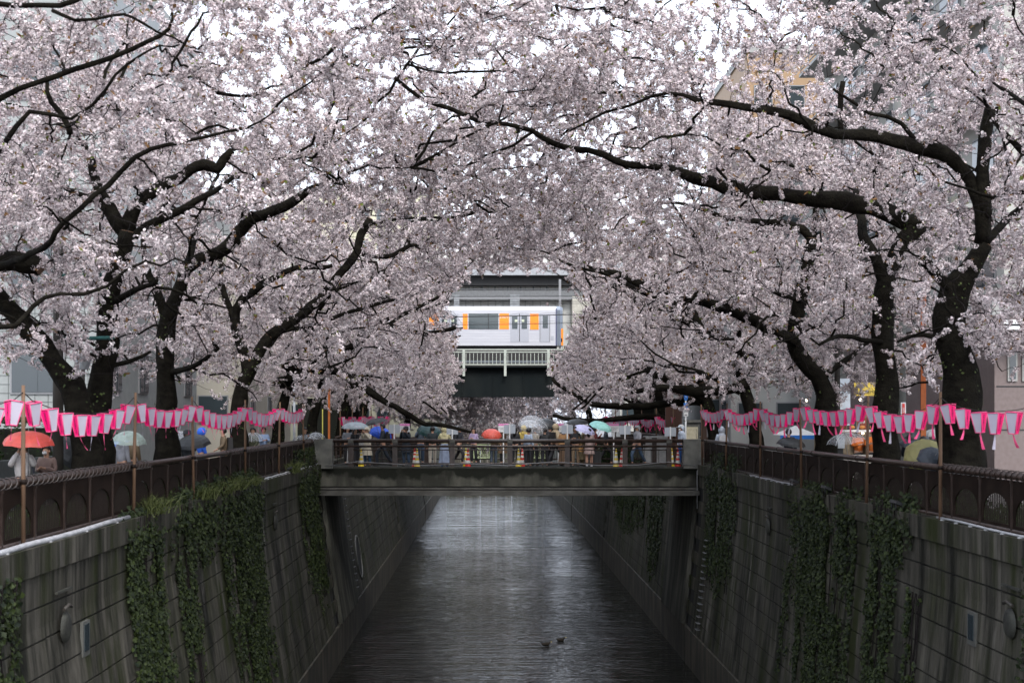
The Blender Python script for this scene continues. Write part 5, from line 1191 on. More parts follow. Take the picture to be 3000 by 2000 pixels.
# --- cherry blossom sprays
def make_spray(seed, flower, ncl, per, L_):
    r = np.random.default_rng(seed)
    V = []; Fc = []; T = []
    # twig
    tp = [np.array([0, 0, 0.])]; d = np.array([1, 0, 0.])
    for k in range(5):
        d = d+r.normal(size=3)*.22; d /= np.linalg.norm(d); tp.append(tp[-1]+d*L_/5)
    def tw(a, b_, r0, r1):
        ax = b_-a; ax = ax/np.linalg.norm(ax); u = np.cross(ax, [0, .3, 1.]); u /= np.linalg.norm(u); w = np.cross(ax, u); base = len(V)
        for p, rr in ((a, r0), (b_, r1)):
            for q in range(3):
                an = 2*PI*q/3; V.append(p+u*math.cos(an)*rr+w*math.sin(an)*rr); T.append((.02, .013, .012))
        for q in range(3): Fc.append((base+q, base+(q+1) % 3, base+3+(q+1) % 3)); Fc.append((base+q, base+3+(q+1) % 3, base+3+q))
    for k in range(5): tw(tp[k], tp[k+1], .007*(1-k*.15), .006*(1-k*.17))
    cl = []
    for k in range(ncl):
        f = r.uniform(.05, 1)*5; i = min(4, int(f)); p = tp[i]+(tp[i+1]-tp[i])*(f-i); side = r.normal(size=3); side /= np.linalg.norm(side); side[2] *= .7
        e = p+side*abs(r.normal())*.05*(L_/.6)+np.array([0, 0, -.01]); cl.append(e)
        if k % 3 == 0: tw(p, e, .004, .003)
    for c in cl:
        pinky = r.uniform(0, 1)
        for q in range(per):
            nv = r.normal(size=3); nv[2] -= .25; nv /= np.linalg.norm(nv); c2 = c+nv*.038*(flower/.019)
            u = np.cross(nv, r.normal(size=3)); u /= np.linalg.norm(u); w = np.cross(nv, u)
            base = len(V); V.append(c2); 
            t0 = r.choice([.55, .8, .95, 1.0]); cc = np.array([.95, .905, .90])*t0*(1-pinky*.08)+np.array([.02, -.05, -.03])*pinky
            T.append((.62*t0, .46*t0, .46*t0))
            rad = flower*r.uniform(.8, 1.15)
            for s in range(5):
                an = 2*PI*s/5; V.append(c2+(u*math.cos(an)+w*math.sin(an))*rad+nv*rad*.45); T.append(tuple(cc*r.uniform(.93, 1.05)))
            for s in range(5): Fc.append((base, base+1+s, base+1+(s+1) % 5))
    for k in range(2 if seed % 3 else 5):                          # young leaves
        p = tp[r.integers(1, 6)]; base = len(V); nv = r.normal(size=3)*.05; w = r.normal(size=3)*.014
        V += [p, p+nv*.6+w, p+nv, p+nv*.6-w]; lc = (.14, .17, .04) if r.random() < .5 else (.20, .11, .05); T += [lc]*4; Fc += [(base, base+1, base+2), (base, base+2, base+3)]
    return np_mesh('blossom_spray', np.array(V), np.array(Fc), M['blossom'], ('tint', np.array(T)))
SPR = {'near': [make_spray(10+k, .0175, 15, 9, .50) for k in range(7)], 'far': [make_spray(40+k, .022, 14, 7, .60) for k in range(6)]}
def instancer(kind):
    ng = bpy.data.node_groups.new('scatter_'+kind, 'GeometryNodeTree')
    ng.interface.new_socket('Geometry', in_out='INPUT', socket_type='NodeSocketGeometry'); ng.interface.new_socket('Geometry', in_out='OUTPUT', socket_type='NodeSocketGeometry')
    N = ng.nodes; L = ng.links; gi = N.new('NodeGroupInput'); go = N.new('NodeGroupOutput'); iop = N.new('GeometryNodeInstanceOnPoints'); j = N.new('GeometryNodeJoinGeometry')
    for me in reversed(SPR[kind]):
        o = bpy.data.objects.new('blossom_spray', me)
        oi = N.new('GeometryNodeObjectInfo'); oi.inputs['Object'].default_value = o; oi.inputs['As Instance'].default_value = False
        g2 = N.new('GeometryNodeGeometryToInstance'); L.new(oi.outputs['Geometry'], g2.inputs[0]); L.new(g2.outputs[0], j.inputs[0])
    def na(n_, t_):
        a = N.new('GeometryNodeInputNamedAttribute'); a.data_type = t_; a.inputs[0].default_value = n_; return a.outputs[0]
    iop.inputs['Pick Instance'].default_value = True
    L.new(gi.outputs[0], iop.inputs['Points']); L.new(j.outputs[0], iop.inputs['Instance']); L.new(na('idx', 'INT'), iop.inputs['Instance Index'])
    er = N.new('FunctionNodeEulerToRotation'); L.new(na('rot', 'FLOAT_VECTOR'), er.inputs[0]); L.new(er.outputs[0], iop.inputs['Rotation']); L.new(na('scl', 'FLOAT'), iop.inputs['Scale']); L.new(iop.outputs[0], go.inputs[0])
    return ng
NG = {k: instancer(k) for k in SPR}
# the pruned clearance over the river, and the lower edge of the canopy
WIN = [(1385, 795), (1325, 850), (1315, 905), (1362, 950), (1350, 1010), (1318, 1042), (1358, 1075), (1325, 1150), (1340, 1262), (1640, 1262), (1612, 1200), (1640, 1160), (1606, 1092), (1625, 1045), (1672, 1000), (1668, 940), (1735, 900), (1700, 850), (1640, 790)]
def inside(P2, poly):
    x, y = P2[:, 0], P2[:, 1]; c = np.zeros(len(x), bool); j = len(poly)-1
    for i in range(len(poly)):
        xi, yi = poly[i]; xj, yj = poly[j]
        c ^= ((yi > y) != (yj > y)) & (x < (xj-xi)*(y-yi)/(yj-yi+1e-9)+xi); j = i
    return c
LOWX = [-600, 0, 200, 330, 480, 620, 760, 900, 1000, 1130, 1250, 1340, 1420, 1600, 1750, 1900, 1990, 2060, 2200, 2350, 2450, 2560, 2680, 2800, 2900, 3000, 3600]
LOWY = [1100, 1120, 1135, 1150, 1140, 1185, 1225, 1232, 1218, 1208, 1245, 1265, 1200, 1212, 1203, 1196, 1196, 1205, 1228, 1215, 1205, 1175, 1140, 1120, 1110, 1090, 1080]
def allowed(C, jit=14):
    Y = np.maximum(C[:, 1], 1); px = 1430+F*C[:, 0]/Y; py = 1218-F*(C[:, 2]-EYE)/Y
    jx = RNG.normal(size=len(px))*jit; jy = RNG.normal(size=len(px))*jit
    bad = inside(np.stack([px+jx, py+jy], 1), WIN)
    bad &= RNG.random(len(px)) < .985 if jit > 8 else True
    bad |= (px+jx > 1130) & (px+jx < 1400) & (py+jy > 890+(1400-px)*.10) & (py+jy < 1005-(1400-px)*.16) & (Y < 90) & (RNG.random(len(px)) < (.66*np.clip((px-1100)/230, 0, 1) if jit > 8 else 0))
    low = py+jy*1.2 > np.interp(px, LOWX, LOWY)
    return ~(bad | low)
def tubes_np(segs, n_=4):
    """segs: list of (pts (k,3), radii (k,)) -> verts, faces of thin tubes"""
    V = []; Fc = []; base = 0
    for pts, rad in segs:
        k = len(pts); t = np.gradient(pts, axis=0); t /= np.linalg.norm(t, axis=1)[:, None]+1e-9
        u = np.cross(t, np.array([.3, .5, .81])); u /= np.linalg.norm(u, axis=1)[:, None]+1e-9; w = np.cross(t, u)
        an = np.arange(n_)*2*PI/n_; ring = pts[:, None]+(u[:, None]*np.cos(an)[None, :, None]+w[:, None]*np.sin(an)[None, :, None])*rad[:, None, None]
        V.append(ring.reshape(-1, 3)); i = np.arange(k-1)[:, None]*n_; q = np.arange(n_)[None]; q2 = (q+1) % n_
        Fc.append(np.stack([i+q, i+q2, i+n_+q2, i+n_+q], -1).reshape(-1, 4)+base); base += k*n_
    return np.vstack(V), np.vstack(Fc)
def smooth_path(pts, rads, step=.28, wob=.05, seed=0):
    pts = [Vector(p) for p in pts]; out = []; ro = []
    n_ = len(pts)
    for i in range(n_-1):
        p0, p1, p2, p3 = pts[max(i-1, 0)], pts[i], pts[i+1], pts[min(i+2, n_-1)]; m = max(2, int((p2-p1).length/step))
        for k in range(m):
            f = k/m; q = .5*((2*p1)+(-p0+p2)*f+(2*p0-5*p1+4*p2-p3)*f*f+(-p0+3*p1-3*p2+p3)*f**3)
            w = noise.noise_vector(q*.9+Vector((seed, 0, 0)))*wob*1.2+noise.noise_vector(q*3.1)*wob*.45
            out.append(q+w); ro.append(rads[i]+(rads[i+1]-rads[i])*f)
    out.append(pts[-1]); ro.append(rads[-1]); return out, ro
DENS = .88
QUEUE = []; LIMBS = []
def tree(*a, **k): QUEUE.append((a, k))
def prune_limbs(C):
    Y = np.maximum(C[:, 1], 1); px_ = 1430+F*C[:, 0]/Y; py = 1218-F*(C[:, 2]-EYE)/Y; keep = np.ones(len(C), bool)
    ext = .24*F/Y
    for ax, ay, bx, by, w, yy, pp_ in LIMBS:
        dx, dy = bx-ax, by-ay; L2 = dx*dx+dy*dy+1e-6
        f = np.clip(((px_-ax)*dx+(py-ay)*dy)/L2, 0, 1); d = np.hypot(px_-ax-f*dx, py-ay-f*dy)
        keep &= ~((d < w*.5+5+ext*RNG.random(len(C))**.7) & (C[:, 1] < yy+.6) & (RNG.random(len(C)) < pp_))
    return keep
PRUNE = .74
def build_tree(label, X, Y, trunk, limbs, crown, n2=60, n3=420, dens=1.0, kind='near', seed=0, top=None, spray_step=.17, nomask=False):
    """trunk: list of (point, radius); limbs: lists of (point, radius); crown: ellipsoids (centre, radii)"""
    global RNG
    RNG = np.random.default_rng(1000+seed)
    base = Vector((trunk[0][0][0], trunk[0][0][1], 0)); t = thing('cherry_tree', label, 'tree', base, 0, 'cherry trees along the river')
    nodes = []; bn = np.array(base)
    for k, path in enumerate([trunk]+limbs):
        pts, rad = smooth_path([p for p, r in path], [r for p, r in path], seed=seed+k, wob=.03 if k == 0 else .09)
        mb = MB(); rr = list(rad)
        if k == 0:
            for i in range(len(rr)):
                zz = pts[i].z; rr[i] *= 1+.45*math.exp(-max(zz, 0)*2.5)
        mb.tube([p-base for p in pts], rr, 14 if rad[0] > .15 else 8, jit=.22 if rad[0] > .12 else .1)
        obj('trunk' if k == 0 else 'limb', mb, M['bark'], t)
        if path[-1][1] > .09:
            d = (pts[-1]-pts[-2]).normalized(); cb = MB(); cb.tube([pts[-1]-base, pts[-1]-base+d*.02], path[-1][1]*.93, 10); obj('cut_end', cb, M['cut'], t)
        if k == 0:
            n_l = 260; f_ = RNG.integers(int(len(pts)*.35), len(pts), n_l); C_ = np.array([np.array(pts[i_]-base) for i_ in f_]); an = RNG.random(n_l)*2*PI; rr_ = np.array([rr[i_] for i_ in f_])*1.05+.03*RNG.random(n_l)
            kk = np.sin(C_[:, 2]*3+seed+np.round(an)) > .35; C_ += np.stack([np.cos(an)*rr_, np.sin(an)*rr_, RNG.normal(size=n_l)*.1], 1); leaf_mesh('trunk_sprouts', C_[kk], (C_-np.array([0, 0, 0]))[kk]*0+np.stack([np.cos(an), np.sin(an), .4+0*an], 1)[kk], .055, M['sprout'], t, kind='stuff')
        if k > 0 or top: nodes += [np.array(p) for p in (pts if k > 0 else pts[int(len(pts)*.55):])]
    nodes = np.array(nodes)
    vol = np.array([r[0]*r[1]*r[2] for c, r in crown]); pr = vol/vol.sum()
    def sample(n_):
        out = []
        while sum(map(len, out)) < n_:
            k = RNG.choice(len(crown), n_*2, p=pr); d = RNG.normal(size=(n_*2, 3)); d /= np.linalg.norm(d, axis=1)[:, None]; d *= (RNG.random(n_*2)**.38)[:, None]
            c = np.array([crown[i][0] for i in k])+d*np.array([crown[i][1] for i in k]); out.append(c if nomask else c[allowed(c, 6) & (c[:, 2] > 2.0)])
        return np.vstack(out)[:n_]
    def grow(nodes, targets, r0, r1, wob, npt, bend):
        segs = []; new = []
        kd = kdtree.KDTree(len(nodes))
        for i, p in enumerate(nodes): kd.insert(p, i)
        kd.balance(); dist = np.array([kd.find(p)[2] for p in targets]); order = np.argsort(dist); batch = max(1, len(order)//6); cur = nodes
        for s in range(0, len(order), batch):
            if s:
                cur = np.vstack([cur]+new[-1:]) if new else cur
                kd = kdtree.KDTree(len(cur))
                for i, p in enumerate(cur): kd.insert(p, i)
                kd.balance()
            nb = []
            for i in order[s:s+batch]:
                tgt = targets[i]; a, idx, dd = kd.find(tgt); a = np.array(a)
                if dd < .15 or dd > 5.5: continue
                m = (a+tgt)/2+RNG.normal(size=3)*dd*bend+np.array([0, 0, dd*.08]); f = np.linspace(0, 1, npt)[:, None]
                pts = (1-f)**2*a+2*f*(1-f)*m+f*f*tgt
                pts[1:-1] += RNG.normal(size=(npt-2, 3))*wob*dd
                q0 = r0*min(1, .35+dd/3); segs.append((pts, np.linspace(q0, r1, npt))); nb.append(pts[1:])
            if nb: new.append(np.vstack(nb))
        return segs, (np.vstack(new) if new else np.zeros((0, 3)))
    s2, nn2 = grow(nodes, sample(n2), .034, .012, .03, 8, .13)
    s3, nn3 = grow(np.vstack([nodes, nn2]), sample(n3), .013, .005, .03, 6, .16)
    V2, F2 = tubes_np(s2, 6); V3, F3 = tubes_np(s3, 4)
    link('branches', np_mesh('branches', V2-bn, F2, M['bark'], k=4), t, kind='stuff'); link('twigs', np_mesh('twigs', V3-bn, F3, M['twig'], k=4), t, kind='stuff')
    # blossom sprays along the fine wood
    Pn = []; D = []
    for pts, rad in s2+s3:
        L_ = np.linalg.norm(pts[-1]-pts[0]); m = max(1, int(L_/spray_step*dens*DENS+RNG.random()))
        f = RNG.random(m)**.7*(len(pts)-1.001); i = f.astype(int); q = pts[i]+(pts[i+1]-pts[i])*(f-i)[:, None]; d = pts[i+1]-pts[i]
        Pn.append(q); D.append(d/(np.linalg.norm(d, axis=1)[:, None]+1e-9))
    Pn = np.vstack(Pn); D = np.vstack(D)+RNG.normal(size=(sum(map(len, Pn)) and len(np.vstack([Pn])), 3))*.65; D /= np.linalg.norm(D, axis=1)[:, None]
    tip = Pn+D*.45; ok = np.ones(len(Pn), bool) if nomask else allowed(Pn) & allowed(tip) & prune_limbs(Pn+D*.25); Pn, D = Pn[ok], D[ok]
    ry = -np.arcsin(np.clip(D[:, 2], -1, 1)); rz = np.arctan2(D[:, 1], D[:, 0]); rx = RNG.uniform(0, 2*PI, len(Pn))
    me = bpy.data.meshes.new('blossom'); n_ = len(Pn); me.vertices.add(n_); me.vertices.foreach_set('co', (Pn-bn).astype(np.float32).ravel())
    me.attributes.new('idx', 'INT', 'POINT').data.foreach_set('value', RNG.integers(0, len(SPR[kind]), n_).astype(np.int32))
    me.attributes.new('scl', 'FLOAT', 'POINT').data.foreach_set('value', RNG.uniform(.6, 1.3, n_).astype(np.float32))
    me.attributes.new('rot', 'FLOAT_VECTOR', 'POINT').data.foreach_set('vector', np.stack([rx, ry, rz], 1).astype(np.float32).ravel())
    me.materials.append(M['blossom'])
    o = link('blossom', me, t, kind='stuff'); md = o.modifiers.new('scatter', 'NODES'); md.node_group = NG[kind]
    print('TREE', label[:40], n_, 'sprays')
def px(path, Y, s=1.0):          # path of (px, py, width px[, dY]) at distance Y
    out = []
    for q in path:
        yy = Y+(q[3] if len(q) > 3 else 0); out.append((P(q[0], q[1], yy), max(.012, q[2]*.9*yy/F/2)))
    return out
def gnd(x, Y, r): return (Vector((x, Y, -.1)), r)
# --- right bank
R2 = px([(2596, 1300, 84), (2592, 1100, 78), (2588, 950, 66), (2592, 850, 60), (2612, 775, 52), (2645, 710, 50), (2690, 655, 60)], 34)
R2[0] = gnd((2596-1430)*34/F, 34, .36)
tree('cherry tree with the longest limb reaching over the river, second of the right-bank trunks', 0, 34, R2,
     [px([(2690, 655, 62), (2625, 634, 62), (2513, 594, 60), (2357, 576, 55), (2200, 558, 44), (2089, 536, 38), (2000, 509, 32, -1), (1870, 504-20, 26, -1.5), (1803, 473, 22, -1.5), (1714, 437, 20, -1.5), (1625, 424, 18, -2), (1562, 384, 17, -2), (1491, 359, 15, -2), (1402, 350, 14, -2), (1312, 317, 13, -2), (1241, 281, 12, -2), (1156, 228, 11, -2)], 34),
      px([(1160, 230, 10), (1192, 187, 9), (1237, 121, 9), (1312, 76, 7), (1380, -10, 5)], 32), px([(1192, 187, 9), (1312, 205, 8), (1491, 201, 8), (1603, 174, 7), (1714, 103, 5), (1781, 62, 4)], 32), px([(1215, 165, 7), (1312, 143, 6), (1424, 76, 6), (1558, 4, 4)], 32),
      px([(1562, 384, 10), (1500, 420, 9), (1420, 460, 8), (1340, 510, 6)], 32.3), px([(2594, 850, 40), (2570, 780, 38), (2540, 715, 34), (2520, 640, 30, 1), (2510, 560, 22, 2)], 34), px([(2592, 1000, 20), (2480, 990, 16, -1), (2400, 1010, 10, -2)], 34)],
     [((1.5, 34, 8.4), (7.5, 5, 2.4)), ((9, 35, 7.5), (5, 4.5, 4)), ((5.5, 32, 4.8), (4.5, 4, 2.0)), ((10, 34, 4.5), (3.5, 4, 2.2))], 105, 760, 1.0, seed=2)
R1 = px([(2812, 1300, 140), (2812, 1150, 128), (2795, 1020, 112), (2785, 930, 104), (2800, 850, 90), (2842, 790, 66), (2882, 716, 56)], 29)
R1[0] = gnd((2812-1430)*29/F, 29, .56)
tree('thick trunked cherry tree nearest on the right bank, behind the first lantern pole', 0, 29, R1,
     [px([(2882, 716, 54), (2885, 620, 50), (2830, 506, 46), (2759, 451, 46), (2692, 435, 44), (2625, 420, 44), (2536, 402, 42), (2446, 397, 38), (2379, 366, 34), (2312, 335, 30), (2245, 326, 27), (2134, 308, 22), (2049, 303, 20), (2000, 286, 12), (1915, 277, 12), (1848, 308, 10), (1781, 330, 8), (1670, 384, 6)], 29),
      px([(2885, 640, 46), (2872, 540, 44), (2880, 440, 42), (2899, 320, 38)], 29), px([(2800, 860, 40), (2740, 800, 34), (2700, 760, 34)], 29), px([(2390+80, 390, 22), (2470, 330, 20), (2470, 240, 18)], 29.3),
      px([(2882, 716, 30), (2960, 640, 26, 1), (3040, 560, 20, 2)], 29), px([(2700, 435, 18), (2640, 370, 14), (2540, 330, 12), (2440, 260, 9)], 29), px([(2790, 1000, 24), (2700, 985, 16, -.5), (2630, 1000, 8, -1)], 29), px([(3080, 520, 30), (2960, 420, 20), (2900, 340, 12)], 26)],
     [((6.5, 28, 8.2), (6, 5, 2.9)), ((10.5, 27, 6.5), (4, 5, 4.5)), ((2.5, 27, 9.8), (5, 4.5, 1.3)), ((9.8, 25.5, 4.4), (2.8, 4, 1.9))], 105, 760, 1.0, seed=1)
R3 = px([(2418, 1300, 66), (2414, 1150, 62), (2375, 1085, 56), (2328, 1010, 52), (2338, 900, 44), (2366, 780, 38), (2380, 700, 34)], 40.5)
R3[0] = gnd((2418-1430)*40.5/F, 40.5, .36)
tree('cherry tree bent towards the river, third of the right-bank trunks', 0, 40, R3,
     [px([(2380, 700, 34), (2350, 668, 28), (2280, 655, 24), (2223, 652, 22), (2134, 643, 18), (2071, 618, 14), (1990, 590, 9), (1900, 600, 6)], 40.5), px([(2330, 1010, 40), (2290, 985, 36), (2239, 952, 34), (2189, 928, 33), (2098, 894, 30), (2048, 878, 28), (2006, 870, 26)], 40),
      px([(2382, 690, 26), (2392, 600, 20), (2380, 500, 14)], 40.5), px([(2400, 1120, 24), (2480, 1050, 18, 1), (2560, 990, 12, 2)], 40.5), px([(2340, 880, 16), (2260, 850, 12, -1), (2150, 800, 8, -2), (2060, 790, 5, -3)], 40)],
     [((5, 40, 7.6), (6.5, 5, 3)), ((9.5, 41, 6.3), (4.5, 4.5, 4)), ((4.8, 39.5, 4.2), (4.2, 4, 2)), ((9.5, 39, 3.6), (3, 4, 1.2))], 100, 760, 1.0, seed=3)
def std_tree(label, side, Y, x0, seed, reach=6.4, kind='far', paths=(), H=8.5, lean=0, n2=85, n3=560, low=True, r=.26, dens=1.0, mid=0, nomask=False, crown=None):
    rr = random.Random(seed); b = Vector((x0, Y, -.1)); s = -side
    tr = [(b, r*1.1), (b+Vector((s*.1, 0, 1.4)), r), (b+Vector((s*(.3+lean), .1, 2.6)), r*.85), (b+Vector((s*(.6+lean), .1, 3.6)), r*.72)]
    f = tr[-1][0]; limbs = list(paths)
    for k in range(4 if not paths else 3):
        a = (0.1, 1.3, -1.2, PI)[k]+rr.uniform(-.25, .25); L_ = (reach, 4.5, 4.5, 3.5)[k]; dz = (H-4.3, 4.2, 4.0, 4.2)[k]*rr.uniform(.8, 1.1)
        d = Vector((s*math.cos(a), math.sin(a), 0)); pts = []
        for q in range(5):
            u = q/4; pts.append((f+d*L_*u+Vector((0, 0, dz*(u**.8)*(1 if k else (1.35-.45*u))))+Vector((0, rr.uniform(-.35, .35), rr.uniform(-.25, .25)))*(1 if q else 0), r*.62*(1-.82*u)))
        limbs.append(pts)
    if low:
        d = Vector((s, rr.uniform(-.3, .3), 0)); limbs.append([(f-Vector((0, 0, .6)), r*.4), (f+d*2.0+Vector((0, 0, .3)), r*.28), (f+d*4.2+Vector((0, 0, -.1)), r*.16), (f+d*5.8+Vector((0, 0, -1.3)), .035)])
    def clip(L_):
        out = [L_[0]]
        for p0, p1 in zip(L_, L_[1:]):
            st_ = 0
            for q in range(1, 9):
                m = p0[0].lerp(p1[0], q/8); a_ = np.array([[m.x, m.y, m.z]])
                if not allowed(a_, 0)[0]: st_ = 1; break
                last = (m, p0[1]+(p1[1]-p0[1])*q/8)
            if st_:
                if 'last' in dir() and len(out) == 1: out.append(last)
                elif 'last' in dir(): out.append((last[0], min(last[1], .05)))
                return out if len(out) > 1 else None
            out.append(p1)
        return out
    if not nomask: limbs = list(paths)+[q for q in (clip(L_) for L_ in limbs[len(paths):]) if q]
    c = crown or [((x0+s*4.6, Y, H-.9), (reach*.85, 5, 2.6)), ((x0+s*.3, Y, 6.0), (4.3, 4.6, 3.6)), ((x0+s*4.2, Y, 4.2), (4.6, 4.4, 2.3))]
    if mid: c.append(((x0+s*7.5, Y, 9.2), (4, 4.5, 1.3)))
    tree(label, x0, Y, tr, limbs, c, n2, n3, dens, kind, seed, True, .17, nomask, nostd=len(paths))
std_tree('cherry tree beside the right-bank end of the footbridge, fourth trunk', 1, 50, 9.5, 14, kind='near', paths=[px([(2190, 1120, 40), (2056, 1147, 34), (1932, 1135, 24), (1850, 1150, 12)], 50), px([(2200, 1060, 34), (1932, 849, 28), (1870, 828, 26), (1800, 800, 20), (1720, 780, 8)], 52)], mid=1)
std_tree('cherry tree just past the right-bank end of the footbridge', 1, 60.5, 9.7, 15, paths=[px([(2050, 1150, 34), (1911, 1093, 30), (1824, 1068, 27)], 60), px([(2080, 1180, 26), (1787, 1189, 18), (1704, 1164, 14), (1654, 1139, 12), (1617, 1108, 10)], 61), px([(2060, 1000, 24), (1849, 865, 18), (1724, 807, 14), (1640, 760, 7)], 62)])
std_tree('second cherry tree past the footbridge on the right bank', 1, 71, 9.0, 16, paths=[px([(1950, 1228, 22), (1850, 1222, 18), (1700, 1234, 14), (1620, 1216, 10)], 70)])
std_tree('cherry tree on the right bank closest to the railway viaduct', 1, 82, 8.9, 17)
# --- left bank
L1 = px([(270, 1300, 112), (290, 1150, 84), (312, 1000, 70), (320, 880, 66), (350, 780, 60), (372, 680, 56)], 30.5)
L1[0] = gnd((280-1430)*30.5/F, 30.5, .44)
tree('cherry tree with a forked crown, upright trunk nearest on the left bank', 0, 30.5, L1,
     [px([(372, 680, 50), (394, 604, 44), (456, 562, 42), (518, 529, 40), (560, 500, 34), (600, 490, 33), (640, 497, 32), (660, 470, 26), (680, 440, 20)], 30.5),
      px([(372, 690, 46), (320, 610, 40), (275, 545, 30), (258, 480, 26), (245, 420, 20)], 30.5), px([(360, 720, 34), (435, 666, 28), (497, 635, 27), (560, 608, 25), (620, 560, 18, 1), (700, 520, 12, 2)], 30.5),
      px([(330, 880, 26), (400, 850, 20, -1), (460, 820, 12, -2)], 30.5), px([(320, 610, 20), (240, 570, 18), (180, 545, 14)], 30.5), px([(300, 1080, 20), (380, 1060, 16, .5), (440, 1030, 9, 1)], 30.5)],
     [((-4.0, 31, 8.4), (5.5, 5, 2.6)), ((-8.5, 30, 6.6), (4.5, 5, 3.8)), ((-4.5, 31, 5.4), (4, 4.5, 2)), ((.5, 30, 9.6), (5.5, 4.5, 1.4)), ((-8, 28.5, 4.2), (3.5, 4, 1.7))], 105, 760, 1.0, seed=21)
L0 = px([(262, 1300, 90, 0), (232, 1190, 84), (150, 1060, 72), (62, 940, 66), (-20, 850, 64), (-90, 790, 60)], 27.5)
L0[0] = gnd((262-1430)*27.5/F, 27.5, .40)
tree('cherry tree whose trunk leans out of the picture at the left-bank edge', 0, 27.5, L0,
     [px([(-90, 790, 60), (0, 770, 56), (60, 770, 56), (120, 782, 52)], 27.0), px([(-90, 790, 30), (100, 745, 20, -4), (187, 660, 18, -5), (312, 540, 17, -5), (402, 464, 16, -5), (491, 424, 14, -5), (558, 406, 12, -5), (714, 375, 8, -5), (800, 330, 5, -5)], 27.5),
      px([(-90, 800, 24), (0, 952, 18, -6), (62, 925, 18, -6), (124, 873, 15, -6), (210, 862, 9, -6)], 27.5), px([(-200, 420, 26), (0, 286, 20), (90, 250, 18), (187, 212, 18), (250, 178, 17), (380, 134, 15), (470, 98, 14), (505, 58, 9)], 22),
      px([(-120, 560, 22), (0, 430, 18), (90, 320, 16), (214, 357, 12), (312, 259, 10), (384, 192, 9), (446, 152, 7), (504, 138, 5)], 22), px([(-100, 0, 20), (120, 22, 18), (230, 10, 20), (320, -40, 14)], 20), px([(165, 27, 12), (232, 54, 11), (335, 49, 10), (388, 51, 9), (455, 94, 7), (540, 130, 5)], 20.5),
      px([(-90, 790, 50), (-150, 600, 40, -2), (-180, 420, 30, -4), (-200, 200, 20, -5)], 27.5), px([(205, 400, 22), (196, 370, 20), (156, 303, 16), (138, 240, 12)], 24)],
     [((-7.0, 23, 7.9), (4.5, 5, 2.6)), ((-3.0, 22, 8.5), (4.5, 4, 1.2)), ((-8.5, 24.5, 5.4), (3.2, 4.5, 2.6)), ((-5.5, 22, 5.4), (2.2, 3.5, 1.2))], 90, 620, 1.0, seed=20)
L2 = px([(476, 1300, 90), (487, 1180, 68), (483, 1060, 60), (486, 960, 54), (520, 870, 46), (542, 785, 44)], 37)
L2[0] = gnd((485-1430)*37/F, 37, .42)
tree('cherry tree with a heavy kinked limb, second upright trunk on the left bank', 0, 37, L2,
     [px([(542, 785, 42), (590, 752, 40), (642, 732, 40), (683, 700, 40), (720, 655, 38), (774, 629, 36), (832, 608, 34), (880, 580, 26), (920, 548, 18)], 37), px([(490, 960, 34), (470, 880, 30), (440, 800, 24), (420, 700, 16)], 37),
      px([(520, 870, 20), (600, 860, 14, 1), (690, 800, 10, 2)], 37), px([(545, 785, 26), (570, 690, 22, 1), (600, 600, 16, 2), (640, 500, 10, 3)], 37), px([(495, 1090, 24), (560, 1075, 18, -1), (640, 1020, 12, -2)], 37), px([(920, 548, 12), (1000, 520, 9), (1090, 470, 7), (1200, 420, 5)], 37)],
     [((-3.5, 37, 7.8), (6.5, 5, 3)), ((-8.2, 37, 6.2), (4.2, 4.5, 3.8)), ((-4.6, 36.5, 4.3), (3.8, 4, 2)), ((1, 37, 10.2), (5, 4.5, 1.4))], 100, 760, 1.0, seed=22)
L3 = px([(697, 1300, 60), (700, 1200, 56), (722, 1100, 46), (790, 985, 38)], 48)
L3[0] = gnd((697-1430)*48/F, 48, .36)
tree('cherry tree with a straight diagonal limb, third upright trunk on the left bank', 0, 48, L3,
     [px([(790, 985, 34), (865, 932, 32), (932, 882, 31), (973, 832, 30), (1015, 778, 29), (1040, 735, 26), (1055, 690, 26), (1084, 640, 22)], 48), px([(722, 1100, 34), (691, 907, 30), (737, 857, 26), (799, 816, 22), (869, 787, 18), (973, 778, 12)], 48),
      px([(1066, 662, 12), (1173, 640, 10), (1222, 641, 8), (1375, 625, 10), (1424, 576, 9), (1536, 495, 6)], 47), px([(1375, 627, 10), (1482, 585, 8), (1580, 531, 7), (1647, 495, 4)], 47), px([(1060, 740, 16), (1131, 749, 16), (1201, 724, 14), (1301, 704, 12)], 48.5),
      px([(690, 950, 26), (660, 850, 20), (650, 740, 12)], 48), px([(790, 1010, 16), (824, 973, 15, 1), (890, 957, 15, 1), (973, 936, 14, 1), (1056, 907, 13, 1), (1118, 886, 12, 1), (1160, 878, 10, 1)], 48)],
     [((-3.6, 48, 7.8), (6.5, 5, 3.1)), ((-8.2, 48, 6), (4.0, 4.5, 3.6)), ((-4.2, 47.5, 4.1), (4.2, 4, 2.1)), ((2, 46, 9.2), (4.5, 4.5, 1.3))], 100, 760, 1.0, seed=23)
std_tree('cherry tree by the left-bank end of the footbridge, its low limb hanging before the railing', -1, 56, -8.4, 24, kind='near', paths=[px([(815, 1120, 34), (960, 1085, 28, -2), (1069, 1139, 24, -4), (1118, 1172, 22, -4), (1181, 1205, 19, -4), (1230, 1234, 16, -4), (1300, 1245, 14, -4), (1380, 1266, 9, -4)], 56),
         px([(830, 1080, 34), (940, 1040, 28), (1023, 1019, 22), (1077, 986, 20), (1135, 957, 17), (1180, 969, 15), (1263, 973, 13), (1334, 957, 11)], 56), px([(1100, 975, 14), (1172, 928, 12), (1222, 903, 12), (1284, 870, 10)], 56)], mid=1)
std_tree('cherry tree just past the left-bank end of the footbridge', -1, 66, -8.3, 25)
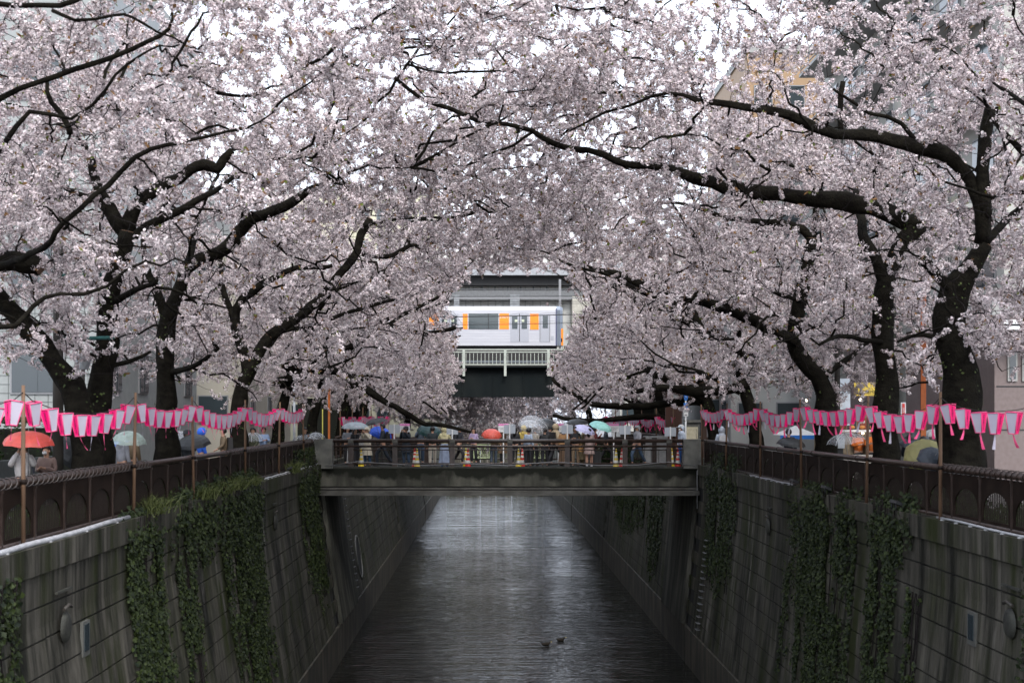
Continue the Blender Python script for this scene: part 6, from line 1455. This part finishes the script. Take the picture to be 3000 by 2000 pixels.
std_tree('second cherry tree past the footbridge on the left bank', -1, 76, -8.0, 26)
std_tree('cherry tree on the left bank closest to the railway viaduct', -1, 86, -7.8, 27)
std_tree('cherry tree on the right bank mostly outside the picture', 1, 20.5, 10.4, 18, kind='near', H=7.5, reach=2.0, low=False, n2=50, n3=260, dens=.8, r=.2, crown=[((9.6, 19.8, 6.6), (2.6, 3, 2.6)), ((8.6, 20.5, 9.0), (3.5, 3, 1.2))])
# dim woods beyond the viaduct
FW = (('pinkish cherry tree in the dim wood beyond the railway, left-bank side', -1, 112, -6.5, 31, .55, 4), ('bare tree in the dim wood beyond the railway, right-bank side', 1, 116, 8.5, 32, .05, 5),
      ('cherry tree overhanging the river in the dim wood beyond the railway', -1, 128, -6.5, 33, .5, 6), ('bare dark tree overhanging the river in the dim wood beyond the railway', 1, 130, 8.0, 34, .04, 7),
      ('farthest cherry tree down the river', -1, 150, -5.5, 35, .4, 6), ('farthest bare tree down the river', 1, 155, 7.0, 36, .08, 6))
for lb, sd, yy, xx, se, dn, rc in FW:
    std_tree(lb, sd, yy, xx, se, n2=140, n3=1100, H=7, reach=rc+1, dens=dn, low=False, nomask=True, crown=[((xx-sd*rc*.6, yy, 4.6), (rc+1.5, 5, 4.6)), ((xx-sd*rc, yy, 2.6), (rc, 4, 2.6))])
# remember where the heavy limbs run, then grow every tree
for a, k in QUEUE:
    np_ = a[4] if k.get('nostd') is None else a[4][:k['nostd']]
    for pi_, path in enumerate([a[3]]+np_):
        for (p0, r0), (p1, r1) in zip(path, path[1:]):
            if a[2] > 95: continue
            w = (r0+r1)*F/((p0.y+p1.y)/2)
            if w < 7: continue
            LIMBS.append((1430+F*p0.x/p0.y, 1218-F*(p0.z-EYE)/p0.y, 1430+F*p1.x/p1.y, 1218-F*(p1.z-EYE)/p1.y, w, min(p0.y, p1.y), .5 if pi_ == 0 else (.5 if 'nostd' in k else PRUNE)))
for a, k in QUEUE:
    k.pop('nostd', None); build_tree(*a, **k)
